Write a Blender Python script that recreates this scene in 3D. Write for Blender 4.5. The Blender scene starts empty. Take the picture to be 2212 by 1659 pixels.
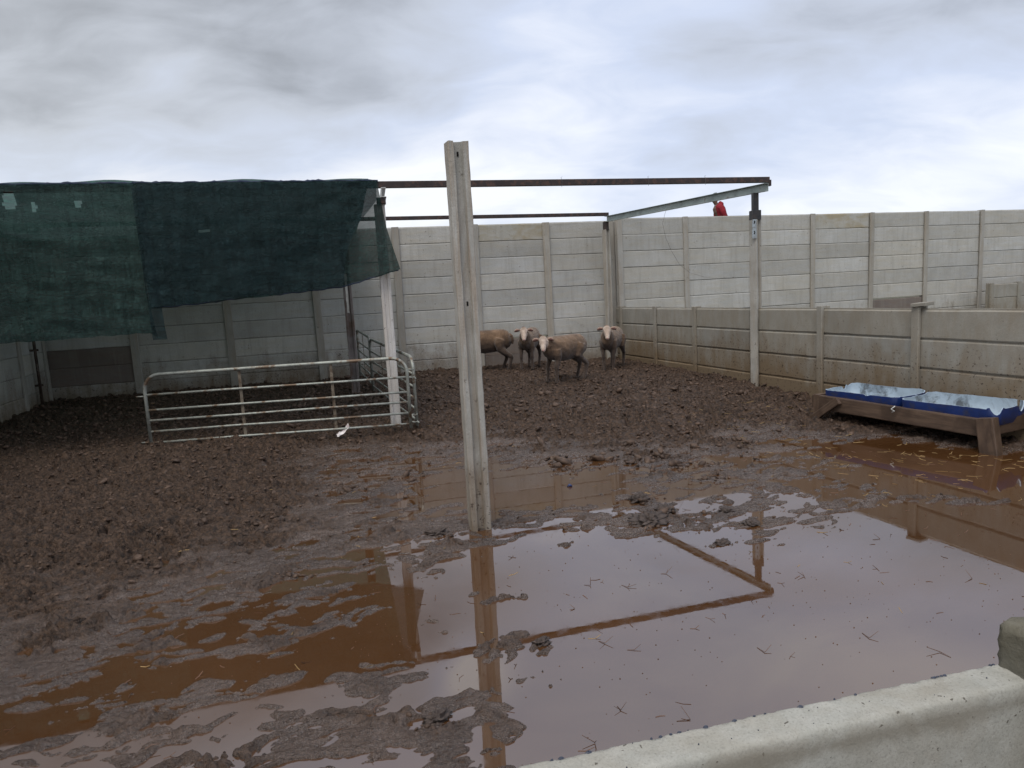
import bpy, math, random
import numpy as np
from mathutils import Vector, Matrix
from math import radians, sin, cos, pi
random.seed(7); rng = np.random.default_rng(11)
S = bpy.context.scene; COL = S.collection

# ---------------------------------------------------------------- camera
CAM_Z = 1.57; PITCH = radians(7.415); ROLL = radians(3.148)
right = Vector((cos(ROLL), 0, 0)); 
dn = Vector((cos(PITCH)*sin(ROLL), cos(PITCH)*cos(ROLL), sin(PITCH)))       # world down in camera axes (x right, y down, z forward)
fw = (Vector((0, 0, 1)) - sin(PITCH)*dn)/cos(PITCH)
rt = Vector((cos(ROLL), -sin(ROLL), 0))
def cam2world(c): return Vector((c.dot(rt), c.dot(fw), -c.dot(dn)))
X, Y, Z = cam2world(Vector((1, 0, 0))), cam2world(Vector((0, -1, 0))), cam2world(Vector((0, 0, -1)))
cd = bpy.data.cameras.new('camera'); cam = bpy.data.objects.new('camera', cd); COL.objects.link(cam)
cam.matrix_world = Matrix(((X.x, Y.x, Z.x, 0), (X.y, Y.y, Z.y, 0), (X.z, Y.z, Z.z, CAM_Z), (0, 0, 0, 1)))
cd.sensor_width = 36; cd.lens = 36*1500/2212; cd.clip_start = 0.03; cd.clip_end = 3000
S.camera = cam

# ---------------------------------------------------------------- sky
SUN_EL, SUN_AZ = 62.0, -158.0      # degrees above the horizon; degrees clockwise from +Y
w = bpy.data.worlds.new('World'); S.world = w; w.use_nodes = True
nt = w.node_tree; nt.nodes.clear(); N = nt.nodes.new; LK = nt.links.new
def wmath(op, a, b=None, clamp=False):
    n = N('ShaderNodeMath'); n.operation = op; n.use_clamp = clamp
    for i, v in enumerate((a, b)):
        if v is None: continue
        if isinstance(v, (int, float)): n.inputs[i].default_value = v
        else: LK(v, n.inputs[i])
    return n.outputs[0]
tc = N('ShaderNodeTexCoord'); sep = N('ShaderNodeSeparateXYZ'); LK(tc.outputs['Generated'], sep.inputs[0])
zz = wmath('ADD', wmath('MAXIMUM', sep.outputs[2], 0.0), 0.34)
cmb = N('ShaderNodeCombineXYZ'); LK(wmath('DIVIDE', sep.outputs[0], zz), cmb.inputs[0]); LK(wmath('DIVIDE', sep.outputs[1], zz), cmb.inputs[1])
mp = N('ShaderNodeMapping'); LK(cmb.outputs[0], mp.inputs[0]); mp.inputs['Rotation'].default_value = (0, 0, radians(-24)); mp.inputs['Scale'].default_value = (1.0, 1.6, 1); mp.inputs['Location'].default_value = (3.1, 1.7, 0)
n1 = N('ShaderNodeTexNoise'); LK(mp.outputs[0], n1.inputs['Vector']); n1.inputs['Scale'].default_value = .85; n1.inputs['Detail'].default_value = 5; n1.inputs['Roughness'].default_value = .45; n1.inputs['Distortion'].default_value = .35
n2 = N('ShaderNodeTexNoise'); LK(mp.outputs[0], n2.inputs['Vector']); n2.inputs['Scale'].default_value = 4.2; n2.inputs['Detail'].default_value = 6; n2.inputs['Roughness'].default_value = .55; n2.inputs['Distortion'].default_value = .5
def cloud_bank(az, el, waz, wel, amp):
    """a big soft bank of cloud centred on one direction of the sky"""
    d = Vector((sin(radians(az))*cos(radians(el)), cos(radians(az))*cos(radians(el)), sin(radians(el))))
    sx = wmath('SUBTRACT', sep.outputs[0], d.x); sz = wmath('SUBTRACT', sep.outputs[2], d.z); sy = wmath('MINIMUM', wmath('SUBTRACT', sep.outputs[1], d.y), 0.0)
    q = wmath('ADD', wmath('POWER', wmath('ABSOLUTE', wmath('DIVIDE', sx, waz)), 2.0), wmath('POWER', wmath('ABSOLUTE', wmath('DIVIDE', sz, wel)), 2.0))
    q = wmath('ADD', q, wmath('POWER', wmath('ABSOLUTE', wmath('DIVIDE', sy, waz)), 2.0))
    g = wmath('EXPONENT', wmath('MULTIPLY', q, -1.0))
    return wmath('MULTIPLY', g, amp)
t = wmath('ADD', wmath('MULTIPLY', n1.outputs['Fac'], 1.85), wmath('MULTIPLY', n2.outputs['Fac'], .55))
t = wmath('SUBTRACT', t, 0.47)
for b in ((-24, 26, .40, .13, -.62), (-12, 17, .24, .05, -.22), (22, 17, .36, .05, -.30), (-5, 30, .05, .035, .75), (5, 25, .13, .06, .20), (34, 6, .4, .04, .10), (-30, 9, .3, .04, .12), (8, 9, .25, .05, .12)):
    t = wmath('ADD', t, cloud_bank(*b))
rp = N('ShaderNodeValToRGB'); LK(t, rp.inputs[0]); E = rp.color_ramp.elements
E[0].position = .10; E[0].color = (.31, .335, .385, 1)
E[1].position = 1.0; E[1].color = (.90, .93, .98, 1)
e = E.new(.40); e.color = (.52, .565, .66, 1)
e = E.new(.62); e.color = (.60, .67, .83, 1)
e = E.new(.80); e.color = (.74, .79, .91, 1)
# paler towards the horizon, as all overcast skies here
hz = wmath('POWER', wmath('SUBTRACT', 1.0, wmath('MAXIMUM', sep.outputs[2], 0.0), True), 14.0)
mx = N('ShaderNodeMix'); mx.data_type = 'RGBA'; LK(wmath('MULTIPLY', hz, .40), mx.inputs[0]); LK(rp.outputs[0], mx.inputs[6]); mx.inputs[7].default_value = (.70, .76, .87, 1)
mw = N('ShaderNodeMix'); mw.data_type = 'RGBA'; mw.blend_type = 'MULTIPLY'; LK(wmath('MULTIPLY', wmath('SUBTRACT', .1, sep.outputs[0]), 1.6, True), mw.inputs[0]); LK(mx.outputs[2], mw.inputs[6]); mw.inputs[7].default_value = (1.03, 1.0, .93, 1)
sky = N('ShaderNodeTexSky'); sky.sky_type = 'NISHITA'; sky.sun_disc = False; sky.sun_elevation = radians(SUN_EL); sky.sun_rotation = radians(SUN_AZ); sky.air_density = 1.0; sky.dust_density = 2.0
bg1 = N('ShaderNodeBackground'); LK(sky.outputs[0], bg1.inputs[0]); bg1.inputs[1].default_value = 0.08
bg2 = N('ShaderNodeBackground'); LK(mw.outputs[2], bg2.inputs[0]); bg2.inputs[1].default_value = .86
ms = N('ShaderNodeMixShader'); ms.inputs[0].default_value = .93; LK(bg1.outputs[0], ms.inputs[1]); LK(bg2.outputs[0], ms.inputs[2])
wo = N('ShaderNodeOutputWorld'); LK(ms.outputs[0], wo.inputs[0])

# ---------------------------------------------------------------- sun behind thick cloud
sl = bpy.data.lights.new('sun', 'SUN'); sl.energy = 1.5; sl.angle = radians(35); sl.color = (1, .95, .88)
so = bpy.data.objects.new('sun', sl); COL.objects.link(so)
sd = Vector((sin(radians(SUN_AZ))*cos(radians(SUN_EL)), cos(radians(SUN_AZ))*cos(radians(SUN_EL)), sin(radians(SUN_EL))))
so.rotation_euler = (-sd).to_track_quat('-Z', 'Y').to_euler(); so.location = sd*30

S.render.engine = 'CYCLES'
S.view_settings.view_transform = 'Standard'; S.view_settings.look = 'None'; S.view_settings.gamma = 1; S.view_settings.use_curve_mapping = False
S.view_settings.exposure = 0.42
S.cycles.max_bounces = 8; S.cycles.transparent_max_bounces = 16

# ================================================================ helpers
def finish(o, **kw):
    for k, v in kw.items():
        if v: o['category' if k == 'cat' else k] = v
    return o
def empty(name, label, cat, loc=(0, 0, 0), rotz=0, group=None, kind=None):
    o = bpy.data.objects.new(name, None); COL.objects.link(o); o.location = loc; o.rotation_euler = (0, 0, rotz); o.empty_display_size = .1
    return finish(o, label=label, cat=cat, group=group, kind=kind)
class MB:
    def __init__(s): s.v = []; s.f = []
    def add(s, vs, fs):
        b = len(s.v); s.v += [tuple(p) for p in vs]; s.f += [tuple(b+i for i in f) for f in fs]; return s
    def box(s, c, d, rz=0, bev=0, M=None):
        hx, hy, hz = d[0]/2, d[1]/2, d[2]/2; b = min(bev, hx*.9, hy*.9, hz*.9)
        vs = []; fs = []
        if b <= 0:
            vs = [(x*hx, y*hy, z*hz) for x in (-1, 1) for y in (-1, 1) for z in (-1, 1)]
            fs = [(0, 1, 3, 2), (4, 6, 7, 5), (0, 4, 5, 1), (2, 3, 7, 6), (0, 2, 6, 4), (1, 5, 7, 3)]
        else:
            idx = {}
            for x in (-1, 1):
                for y in (-1, 1):
                    for z in (-1, 1):
                        for a in range(3):
                            p = [x*(hx-b), y*(hy-b), z*(hz-b)]; p[a] = (x*hx, y*hy, z*hz)[a]
                            idx[(x, y, z, a)] = len(vs); vs.append(tuple(p))
            I = idx
            for sgn in (-1, 1):
                for a in range(3):
                    o1, o2 = [(1, 2), (2, 0), (0, 1)][a]
                    q = []
                    for (p, r) in ((-1, -1), (1, -1), (1, 1), (-1, 1)):
                        k = [0, 0, 0]; k[a] = sgn; k[o1] = p; k[o2] = r; q.append(I[tuple(k)+(a,)])
                    fs.append(tuple(q if sgn > 0 else q[::-1]))
            for a in range(3):
                o1, o2 = [(1, 2), (2, 0), (0, 1)][a]
                for p in (-1, 1):
                    for r in (-1, 1):
                        k0 = [0, 0, 0]; k0[a] = -1; k0[o1] = p; k0[o2] = r; k1 = list(k0); k1[a] = 1
                        q = (I[tuple(k0)+(o1,)], I[tuple(k1)+(o1,)], I[tuple(k1)+(o2,)], I[tuple(k0)+(o2,)])
                        fs.append(q if p*r > 0 else q[::-1])
            for x in (-1, 1):
                for y in (-1, 1):
                    for z in (-1, 1):
                        q = (I[(x, y, z, 0)], I[(x, y, z, 1)], I[(x, y, z, 2)]); fs.append(q if x*y*z > 0 else q[::-1])
        R = M if M is not None else Matrix.Rotation(rz, 3, 'Z')
        return s.add([R @ Vector(p)+Vector(c) for p in vs], fs)
    def prism(s, poly, z0, z1, M=None, n=1, jit=0, seed=0):
        """extrude a plan polygon from z0 to z1 in n steps, with optional wobble"""
        rr = random.Random(seed); k = len(poly); vs = []
        for i in range(n+1):
            z = z0+(z1-z0)*i/n
            for (x, y) in poly: vs.append(Vector((x+rr.uniform(-jit, jit), y+rr.uniform(-jit, jit), z+(rr.uniform(-jit, jit)*1.5 if i == n else 0))))
        fs = [(i*k+j, i*k+(j+1) % k, (i+1)*k+(j+1) % k, (i+1)*k+j) for i in range(n) for j in range(k)]
        fs += [tuple(range(k))[::-1], tuple(range(n*k, n*k+k))]
        if M is not None: vs = [M @ p for p in vs]
        return s.add(vs, fs)
    def tube(s, pts, r, n=8, caps=True, sy=None):
        pts = [Vector(p) for p in pts]; m = len(pts)
        rs = r if isinstance(r, (list, tuple)) else [r]*m
        T = [(pts[min(i+1, m-1)]-pts[max(i-1, 0)]).normalized() for i in range(m)]
        u = T[0].cross(Vector((0, 0, 1)));  u = (u if u.length > 1e-3 else Vector((1, 0, 0))).normalized()
        vs = []
        for i in range(m):
            if i: u = (u-T[i]*u.dot(T[i])).normalized()
            w_ = T[i].cross(u)
            ra, rb = rs[i] if isinstance(rs[i], (list, tuple)) else (rs[i], rs[i])
            for j in range(n):
                a = 2*pi*j/n; vs.append(pts[i]+u*(ra*cos(a))+w_*(rb*sin(a)))
        fs = [(i*n+j, i*n+(j+1) % n, (i+1)*n+(j+1) % n, (i+1)*n+j) for i in range(m-1) for j in range(n)]
        if caps: fs += [tuple(range(n))[::-1], tuple(range((m-1)*n, m*n))]
        return s.add(vs, fs)
    def mesh(s, name, smooth=False):
        me = bpy.data.meshes.new(name); me.from_pydata(s.v, [], s.f); me.update()
        if smooth: me.shade_smooth()
        return me
    def build(s, name, mat, parent=None, smooth=False, **kw):
        o = bpy.data.objects.new(name, s.mesh(name, smooth)); COL.objects.link(o); o.data.materials.append(mat); o.parent = parent
        return finish(o, **kw)
def link_mesh(name, me, parent=None, loc=(0, 0, 0), rot=(0, 0, 0), **kw):
    o = bpy.data.objects.new(name, me); COL.objects.link(o); o.parent = parent; o.location = loc; o.rotation_euler = rot
    return finish(o, **kw)
def rot_of(az): return radians(90-az)          # azimuth (deg, clockwise from +Y) -> rotation that lays local x along it

# ---------------------------------------------------------------- value noise on numpy arrays
PERM = rng.permutation(256); PERM = np.concatenate([PERM, PERM]); GA = rng.uniform(0, 2*pi, 256); GX, GY = np.cos(GA), np.sin(GA)
def perlin(x, y, seed=0):
    x = np.asarray(x, float)+seed*17.31; y = np.asarray(y, float)+seed*9.77
    xi = np.floor(x).astype(int); yi = np.floor(y).astype(int); xf = x-xi; yf = y-yi
    u = xf*xf*xf*(xf*(xf*6-15)+10); v = yf*yf*yf*(yf*(yf*6-15)+10)
    def g(dx, dy):
        h = PERM[(PERM[(xi+dx) & 255]+((yi+dy) & 255)) & 255]; return GX[h]*(xf-dx)+GY[h]*(yf-dy)
    a = g(0, 0)*(1-u)+g(1, 0)*u; b = g(0, 1)*(1-u)+g(1, 1)*u
    return (a*(1-v)+b*v)*1.5
def fbm(x, y, oct=4, seed=0, gain=.5):
    t = 0; a = 1
    for o in range(oct): t = t+a*perlin(x*2**o, y*2**o, seed+o); a *= gain
    return t
def sst(a, b, x): t = np.clip((x-a)/(b-a), 0, 1); return t*t*(3-2*t)

# ================================================================ materials
class Mat:
    def __init__(s, name):
        s.m = bpy.data.materials.new(name); s.m.use_nodes = True; s.nt = s.m.node_tree; s.nt.nodes.clear()
        s.out = s.n('ShaderNodeOutputMaterial'); s.b = s.n('ShaderNodeBsdfPrincipled'); s.l(s.b.outputs[0], s.out.inputs[0])
    def n(s, t): return s.nt.nodes.new(t)
    def l(s, a, b): s.nt.links.new(a, b)
    def val(s, inp, v):
        if isinstance(v, (int, float)): inp.default_value = v
        elif isinstance(v, tuple): inp.default_value = v if len(v) == 4 or inp.type == 'VECTOR' else v+(1,)
        else: s.l(v, inp)
    def set(s, **kw):
        for k, v in kw.items(): s.val(s.b.inputs[k.replace('_', ' ')], v)
        return s
    def coord(s, kind='Object', scale=(1, 1, 1), rand=0):
        t = s.n('ShaderNodeTexCoord'); v = t.outputs[kind]
        if kind == 'World':
            pass
        if rand:
            oi = s.n('ShaderNodeObjectInfo'); mu = s.n('ShaderNodeMath'); mu.operation = 'MULTIPLY'; s.l(oi.outputs['Random'], mu.inputs[0]); mu.inputs[1].default_value = rand
            ad = s.n('ShaderNodeVectorMath'); ad.operation = 'ADD'; s.l(v, ad.inputs[0]); s.l(mu.outputs[0], ad.inputs[1]); v = ad.outputs[0]
        m = s.n('ShaderNodeMapping'); s.l(v, m.inputs[0]); m.inputs['Scale'].default_value = scale; return m.outputs[0]
    def pos(s, scale=(1, 1, 1)):
        g = s.n('ShaderNodeNewGeometry'); m = s.n('ShaderNodeMapping'); s.l(g.outputs['Position'], m.inputs[0]); m.inputs['Scale'].default_value = scale; return m.outputs[0]
    def posz(s):
        g = s.n('ShaderNodeNewGeometry'); p = s.n('ShaderNodeSeparateXYZ'); s.l(g.outputs['Position'], p.inputs[0]); return p.outputs[2]
    def noise(s, vec, scale, detail=4, rough=.55, dist=0):
        n = s.n('ShaderNodeTexNoise'); s.l(vec, n.inputs['Vector']); n.inputs['Scale'].default_value = scale; n.inputs['Detail'].default_value = detail; n.inputs['Roughness'].default_value = rough; n.inputs['Distortion'].default_value = dist
        return n.outputs['Fac']
    def ramp(s, fac, stops):
        r = s.n('ShaderNodeValToRGB'); s.l(fac, r.inputs[0]); e = r.color_ramp.elements
        while len(e) < len(stops): e.new(.5)
        for i, (p, c) in enumerate(stops):
            e[i].position = p; e[i].color = (c, c, c, 1) if isinstance(c, (int, float)) else c+(1,)
        return r.outputs[0]
    def mix(s, f, a, b, mode='MIX'):
        m = s.n('ShaderNodeMix'); m.data_type = 'RGBA'; m.blend_type = mode; s.val(m.inputs[0], f); s.val(m.inputs[6], a); s.val(m.inputs[7], b); return m.outputs[2]
    def math(s, op, a, b=None, clamp=False):
        m = s.n('ShaderNodeMath'); m.operation = op; m.use_clamp = clamp; s.val(m.inputs[0], a)
        if b is not None: s.val(m.inputs[1], b)
        return m.outputs[0]
    def rnd(s): return s.n('ShaderNodeObjectInfo').outputs['Random']
    def attr(s, n_): a = s.n('ShaderNodeAttribute'); a.attribute_name = n_; return a
    def bump(s, h, strength=.3, dist=.01, normal=None):
        b = s.n('ShaderNodeBump'); s.l(h, b.inputs['Height']); b.inputs['Strength'].default_value = strength; b.inputs['Distance'].default_value = dist
        if normal: s.l(normal, b.inputs['Normal'])
        s.l(b.outputs[0], s.b.inputs['Normal']); return b.outputs[0]

def concrete(name, lo, hi, warm, mud=0.0, mud_top=.9, mud_col=(.15, .105, .065), grain=(2, 2, 14), rough=.85, pits=True, bumpd=.006, streak=.5, tone=(.82, 1.08), mudb=.3):
    M = Mat(name); v = M.coord('Object', (1, 1, 1), 37.0)
    g = M.n('ShaderNodeMapping'); M.l(v, g.inputs[0]); g.inputs['Scale'].default_value = grain
    big = M.noise(v, 2.3, 4, .6, .4); med = M.noise(g.outputs[0], 1.6, 6, .65, .6); fine = M.noise(v, 90, 4, .7)
    c = M.mix(M.ramp(big, [(.3, 0.0), (.7, 1.0)]), lo, hi)
    c = M.mix(M.math('MULTIPLY', M.ramp(med, [(.42, 0.0), (.62, 1.0)]), streak), c, warm)
    # one tone for each precast piece
    r = M.rnd(); tn = M.math('ADD', M.math('MULTIPLY', r, tone[1]-tone[0]), tone[0]); cc = M.n('ShaderNodeCombineXYZ')
    r2 = M.math('FRACT', M.math('MULTIPLY', r, 7.13)); 
    M.l(tn, cc.inputs[0]); M.l(M.math('MULTIPLY', tn, M.math('ADD', M.math('MULTIPLY', r2, .03), .975)), cc.inputs[1]); M.l(M.math('MULTIPLY', tn, M.math('ADD', M.math('MULTIPLY', r2, .08), .95)), cc.inputs[2])
    c = M.mix(1.0, c, cc.outputs[0], 'MULTIPLY')
    c = M.mix(M.ramp(fine, [(.35, .22), (.6, 0.0)]), c, (.16, .15, .13))
    spots = M.noise(v, 26, 2, .5, .2)
    if pits: c = M.mix(M.ramp(spots, [(.70, 0.0), (.74, .7)]), c, (.13, .11, .09))
    # damp drip marks running down from the top edge of each panel
    d = M.n('ShaderNodeMapping'); M.l(v, d.inputs[0]); d.inputs['Scale'].default_value = (16, 16, 1.1)
    dr = M.noise(d.outputs[0], 1.0, 5, .6, .2); c = M.mix(M.ramp(dr, [(.50, 0.0), (.74, .38)]), c, (.25, .23, .195))
    if mud > 0:
        z = M.posz(); p = M.pos((1, 1, 1)); n_ = M.noise(p, 2.2, 6, .65, .6); ps = M.pos((9, 9, 1.6)); nd = M.noise(ps, 1.0, 5, .6, .3)
        h = M.math('SUBTRACT', M.math('ADD', M.math('MULTIPLY', n_, .9), M.math('MULTIPLY', nd, .7)), M.math('ADD', M.math('DIVIDE', z, mud_top), mudb))
        f = M.math('MULTIPLY', M.ramp(h, [(-.0+.0, 0.0), (.55, 1.0)]), mud)
        c = M.mix(f, c, mud_col)
        sp = M.noise(p, 38, 3, .6, .3); sf = M.math('MULTIPLY', M.ramp(sp, [(.60, 0.0), (.66, 1.0)]), M.ramp(h, [(-.25, 0.0), (.25, .9)]))
        c = M.mix(sf, c, (.055, .036, .026))
    M.set(Base_Color=c, Roughness=M.ramp(big, [(.3, rough-.12), (.7, rough)]))
    M.b.inputs['Specular IOR Level'].default_value = .3
    hgt = M.math('ADD', M.math('MULTIPLY', med, .8), M.math('MULTIPLY', M.noise(v, 45, 5, .7), .9))
    M.bump(hgt, .75, bumpd)
    return M.m

M_HIGH = concrete('rough_pale_concrete', (.39, .385, .355), (.50, .495, .465), (.44, .405, .33), mud=.95, mud_top=1.35, mudb=.22, grain=(1.5, 1.5, 9), tone=(.85, 1.08))
M_LOW = concrete('grey_mud_splashed_concrete', (.25, .238, .205), (.33, .315, .275), (.25, .21, .155), mud=.95, mud_top=1.05, mudb=-.02, grain=(5, 5, 1.5), mud_col=(.175, .125, .075), tone=(.92, 1.06), bumpd=.003)
M_STAIN = concrete('ochre_stained_concrete', (.40, .385, .33), (.48, .465, .42), (.36, .30, .19), grain=(1.2, 1.2, 2.5), tone=(.95, 1.02), streak=.85)
M_POST = concrete('weathered_post_concrete', (.30, .285, .25), (.42, .405, .365), (.33, .27, .20), mud=.8, mud_top=1.0, mudb=.5, grain=(10, 10, 1), tone=(.9, 1.1), bumpd=.004)
M_WHITE = concrete('whitewashed_concrete', (.50, .48, .45), (.62, .60, .57), (.45, .38, .30), mud=.9, mud_top=1.0, mudb=.5, grain=(10, 10, 1), tone=(.97, 1.03), bumpd=.003)
M_CPOST = concrete('lichened_old_concrete', (.30, .29, .255), (.46, .45, .415), (.30, .24, .18), mud=.9, mud_top=1.1, mudb=.38, grain=(13, 13, .9), tone=(1, 1.02), bumpd=.006, streak=.8)
M_BROWN = concrete('brown_tinted_concrete', (.15, .125, .11), (.20, .17, .15), (.17, .12, .09), mud=.6, mud_top=1.2, mudb=.5, tone=(.95, 1.05))
M = Mat('near_wall_concrete'); p = M.pos(); g1 = M.noise(p, 30, 5, .65, .5); g2 = M.noise(p, 420, 4, .7, .2); g3 = M.noise(p, 150, 2, .5, .3); g4 = M.noise(p, 9, 5, .65, .6)
c = M.mix(M.ramp(g1, [(.3, 0.0), (.7, 1.0)]), (.28, .275, .24), (.38, .37, .33)); c = M.mix(M.ramp(g4, [(.45, 0.0), (.7, .55)]), c, (.27, .24, .19))
c = M.mix(M.ramp(g2, [(.30, .55), (.5, 0.0)]), c, (.17, .16, .14)); c = M.mix(M.ramp(g2, [(.62, 0.0), (.75, .6)]), c, (.50, .49, .46)); c = M.mix(M.ramp(g3, [(.70, 0.0), (.73, .9)]), c, (.085, .075, .06))
sp_ = M.n('ShaderNodeSeparateXYZ'); M.l(M.pos(), sp_.inputs[0]); st_ = M.math('MULTIPLY', M.math('SUBTRACT', 1.192, sp_.outputs[2]), 22.0, True); st_ = M.math('SUBTRACT', M.math('ADD', .55, M.math('MULTIPLY', g4, .9)), M.math('ABSOLUTE', M.math('SUBTRACT', st_, .42)))
c = M.mix(M.math('MULTIPLY', M.ramp(st_, [(.72, 0.0), (1.0, 1.0)]), .6), c, (.17, .15, .115))
M.set(Base_Color=c, Roughness=.85); M.b.inputs['Specular IOR Level'].default_value = .25; M.bump(M.math('ADD', g2, M.math('MULTIPLY', g3, 1.2)), .5, .0008); M_NEAR = M.m

def simple(name, col, rough=.5, metal=0, spec=.5, var=.25, scale=8, dirt=None, dirtf=.5, bump=.1, bd=.002, dscale=None, dlo=.5, dhi=.62):
    M = Mat(name); v = M.coord('Object', (1, 1, 1), 11.0); n = M.noise(v, scale, 5, .6, .3)
    c = M.mix(M.ramp(n, [(.3, 0.0), (.7, 1.0)]), tuple(x*(1-var) for x in col), tuple(min(1, x*(1+var)) for x in col))
    if dirt:
        d = M.noise(v, dscale or scale*1.7, 5, .65, .4); c = M.mix(M.math('MULTIPLY', M.ramp(d, [(dlo, 0.0), (dhi, 1.0)]), dirtf), c, dirt)
    M.set(Base_Color=c, Roughness=rough, Metallic=metal); M.b.inputs['Specular IOR Level'].default_value = spec
    M.bump(M.noise(v, scale*6, 4, .6), bump, bd); return M.m
M_GALV = simple('weathered_galvanised_tube', (.30, .31, .275), .5, .3, .4, .3, 14, (.13, .075, .04), .9, .2, .001, 7, .52, .62)
M_UPR = simple('mud_stained_steel_strip', (.17, .14, .105), .7, .1, .3, .3, 9, (.08, .05, .03), .8)
M_RAFT = simple('stained_galvanised_channel', (.30, .34, .325), .5, .3, .5, .3, 5, (.14, .07, .035), .85, .2, .001, 5, .60, .68)
M_STEEL = simple('dark_brown_painted_steel', (.030, .020, .018), .5, 0, .4, .35, 9, (.09, .045, .03), .7, .15)
M_BLACK = simple('black_steel_sleeve', (.018, .018, .020), .45, 0, .5, .3, 9, (.06, .04, .03), .5, .15)
M_PLATE = simple('zinc_plate', (.33, .37, .39), .4, .4, .5, .2, 12, (.15, .1, .07), .5)
M_HOLE = simple('dark_hole', (.012, .011, .010), .9, 0, .1)
M_WOOD = None
def wood(name, lo, hi):
    M = Mat(name); v = M.coord('Object', (1.2, 14, 14), 9.0); n = M.noise(v, 1.6, 6, .65, 1.2); b = M.noise(M.coord('Object', (1, 1, 1), 5.0), 5, 4, .6, .5)
    c = M.mix(M.ramp(n, [(.35, 0.0), (.65, 1.0)]), lo, hi); c = M.mix(M.ramp(b, [(.45, 0.0), (.7, .75)]), c, (.045, .03, .022))
    M.set(Base_Color=c, Roughness=M.ramp(b, [(.3, .7), (.7, .42)])); M.bump(n, .6, .004); return M.m
M_WOOD = wood('wet_brown_timber', (.060, .036, .024), (.122, .078, .051))
M_BLUE = simple('blue_drum_plastic', (.010, .026, .115), .33, 0, .5, .3, 6, (.035, .035, .05), .65, .05)
M_INNER = simple('scuffed_white_plastic_lining', (.40, .48, .55), .38, 0, .5, .18, 6, (.06, .06, .06), .8, .05, .002, 5, .50, .62)
M_STRAW = simple('dry_straw', (.28, .185, .08), .75, 0, .3, .4, 3)
M_DSTRAW = simple('soaked_straw', (.10, .048, .026), .5, 0, .4, .5, 3)
M_WIRE = simple('thin_grey_wire', (.16, .15, .14), .5, .4)
M_PAPER = simple('crumpled_white_wrapper', (.72, .68, .66), .6, 0, .4, .1, 12, (.25, .1, .08), .6)
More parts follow.
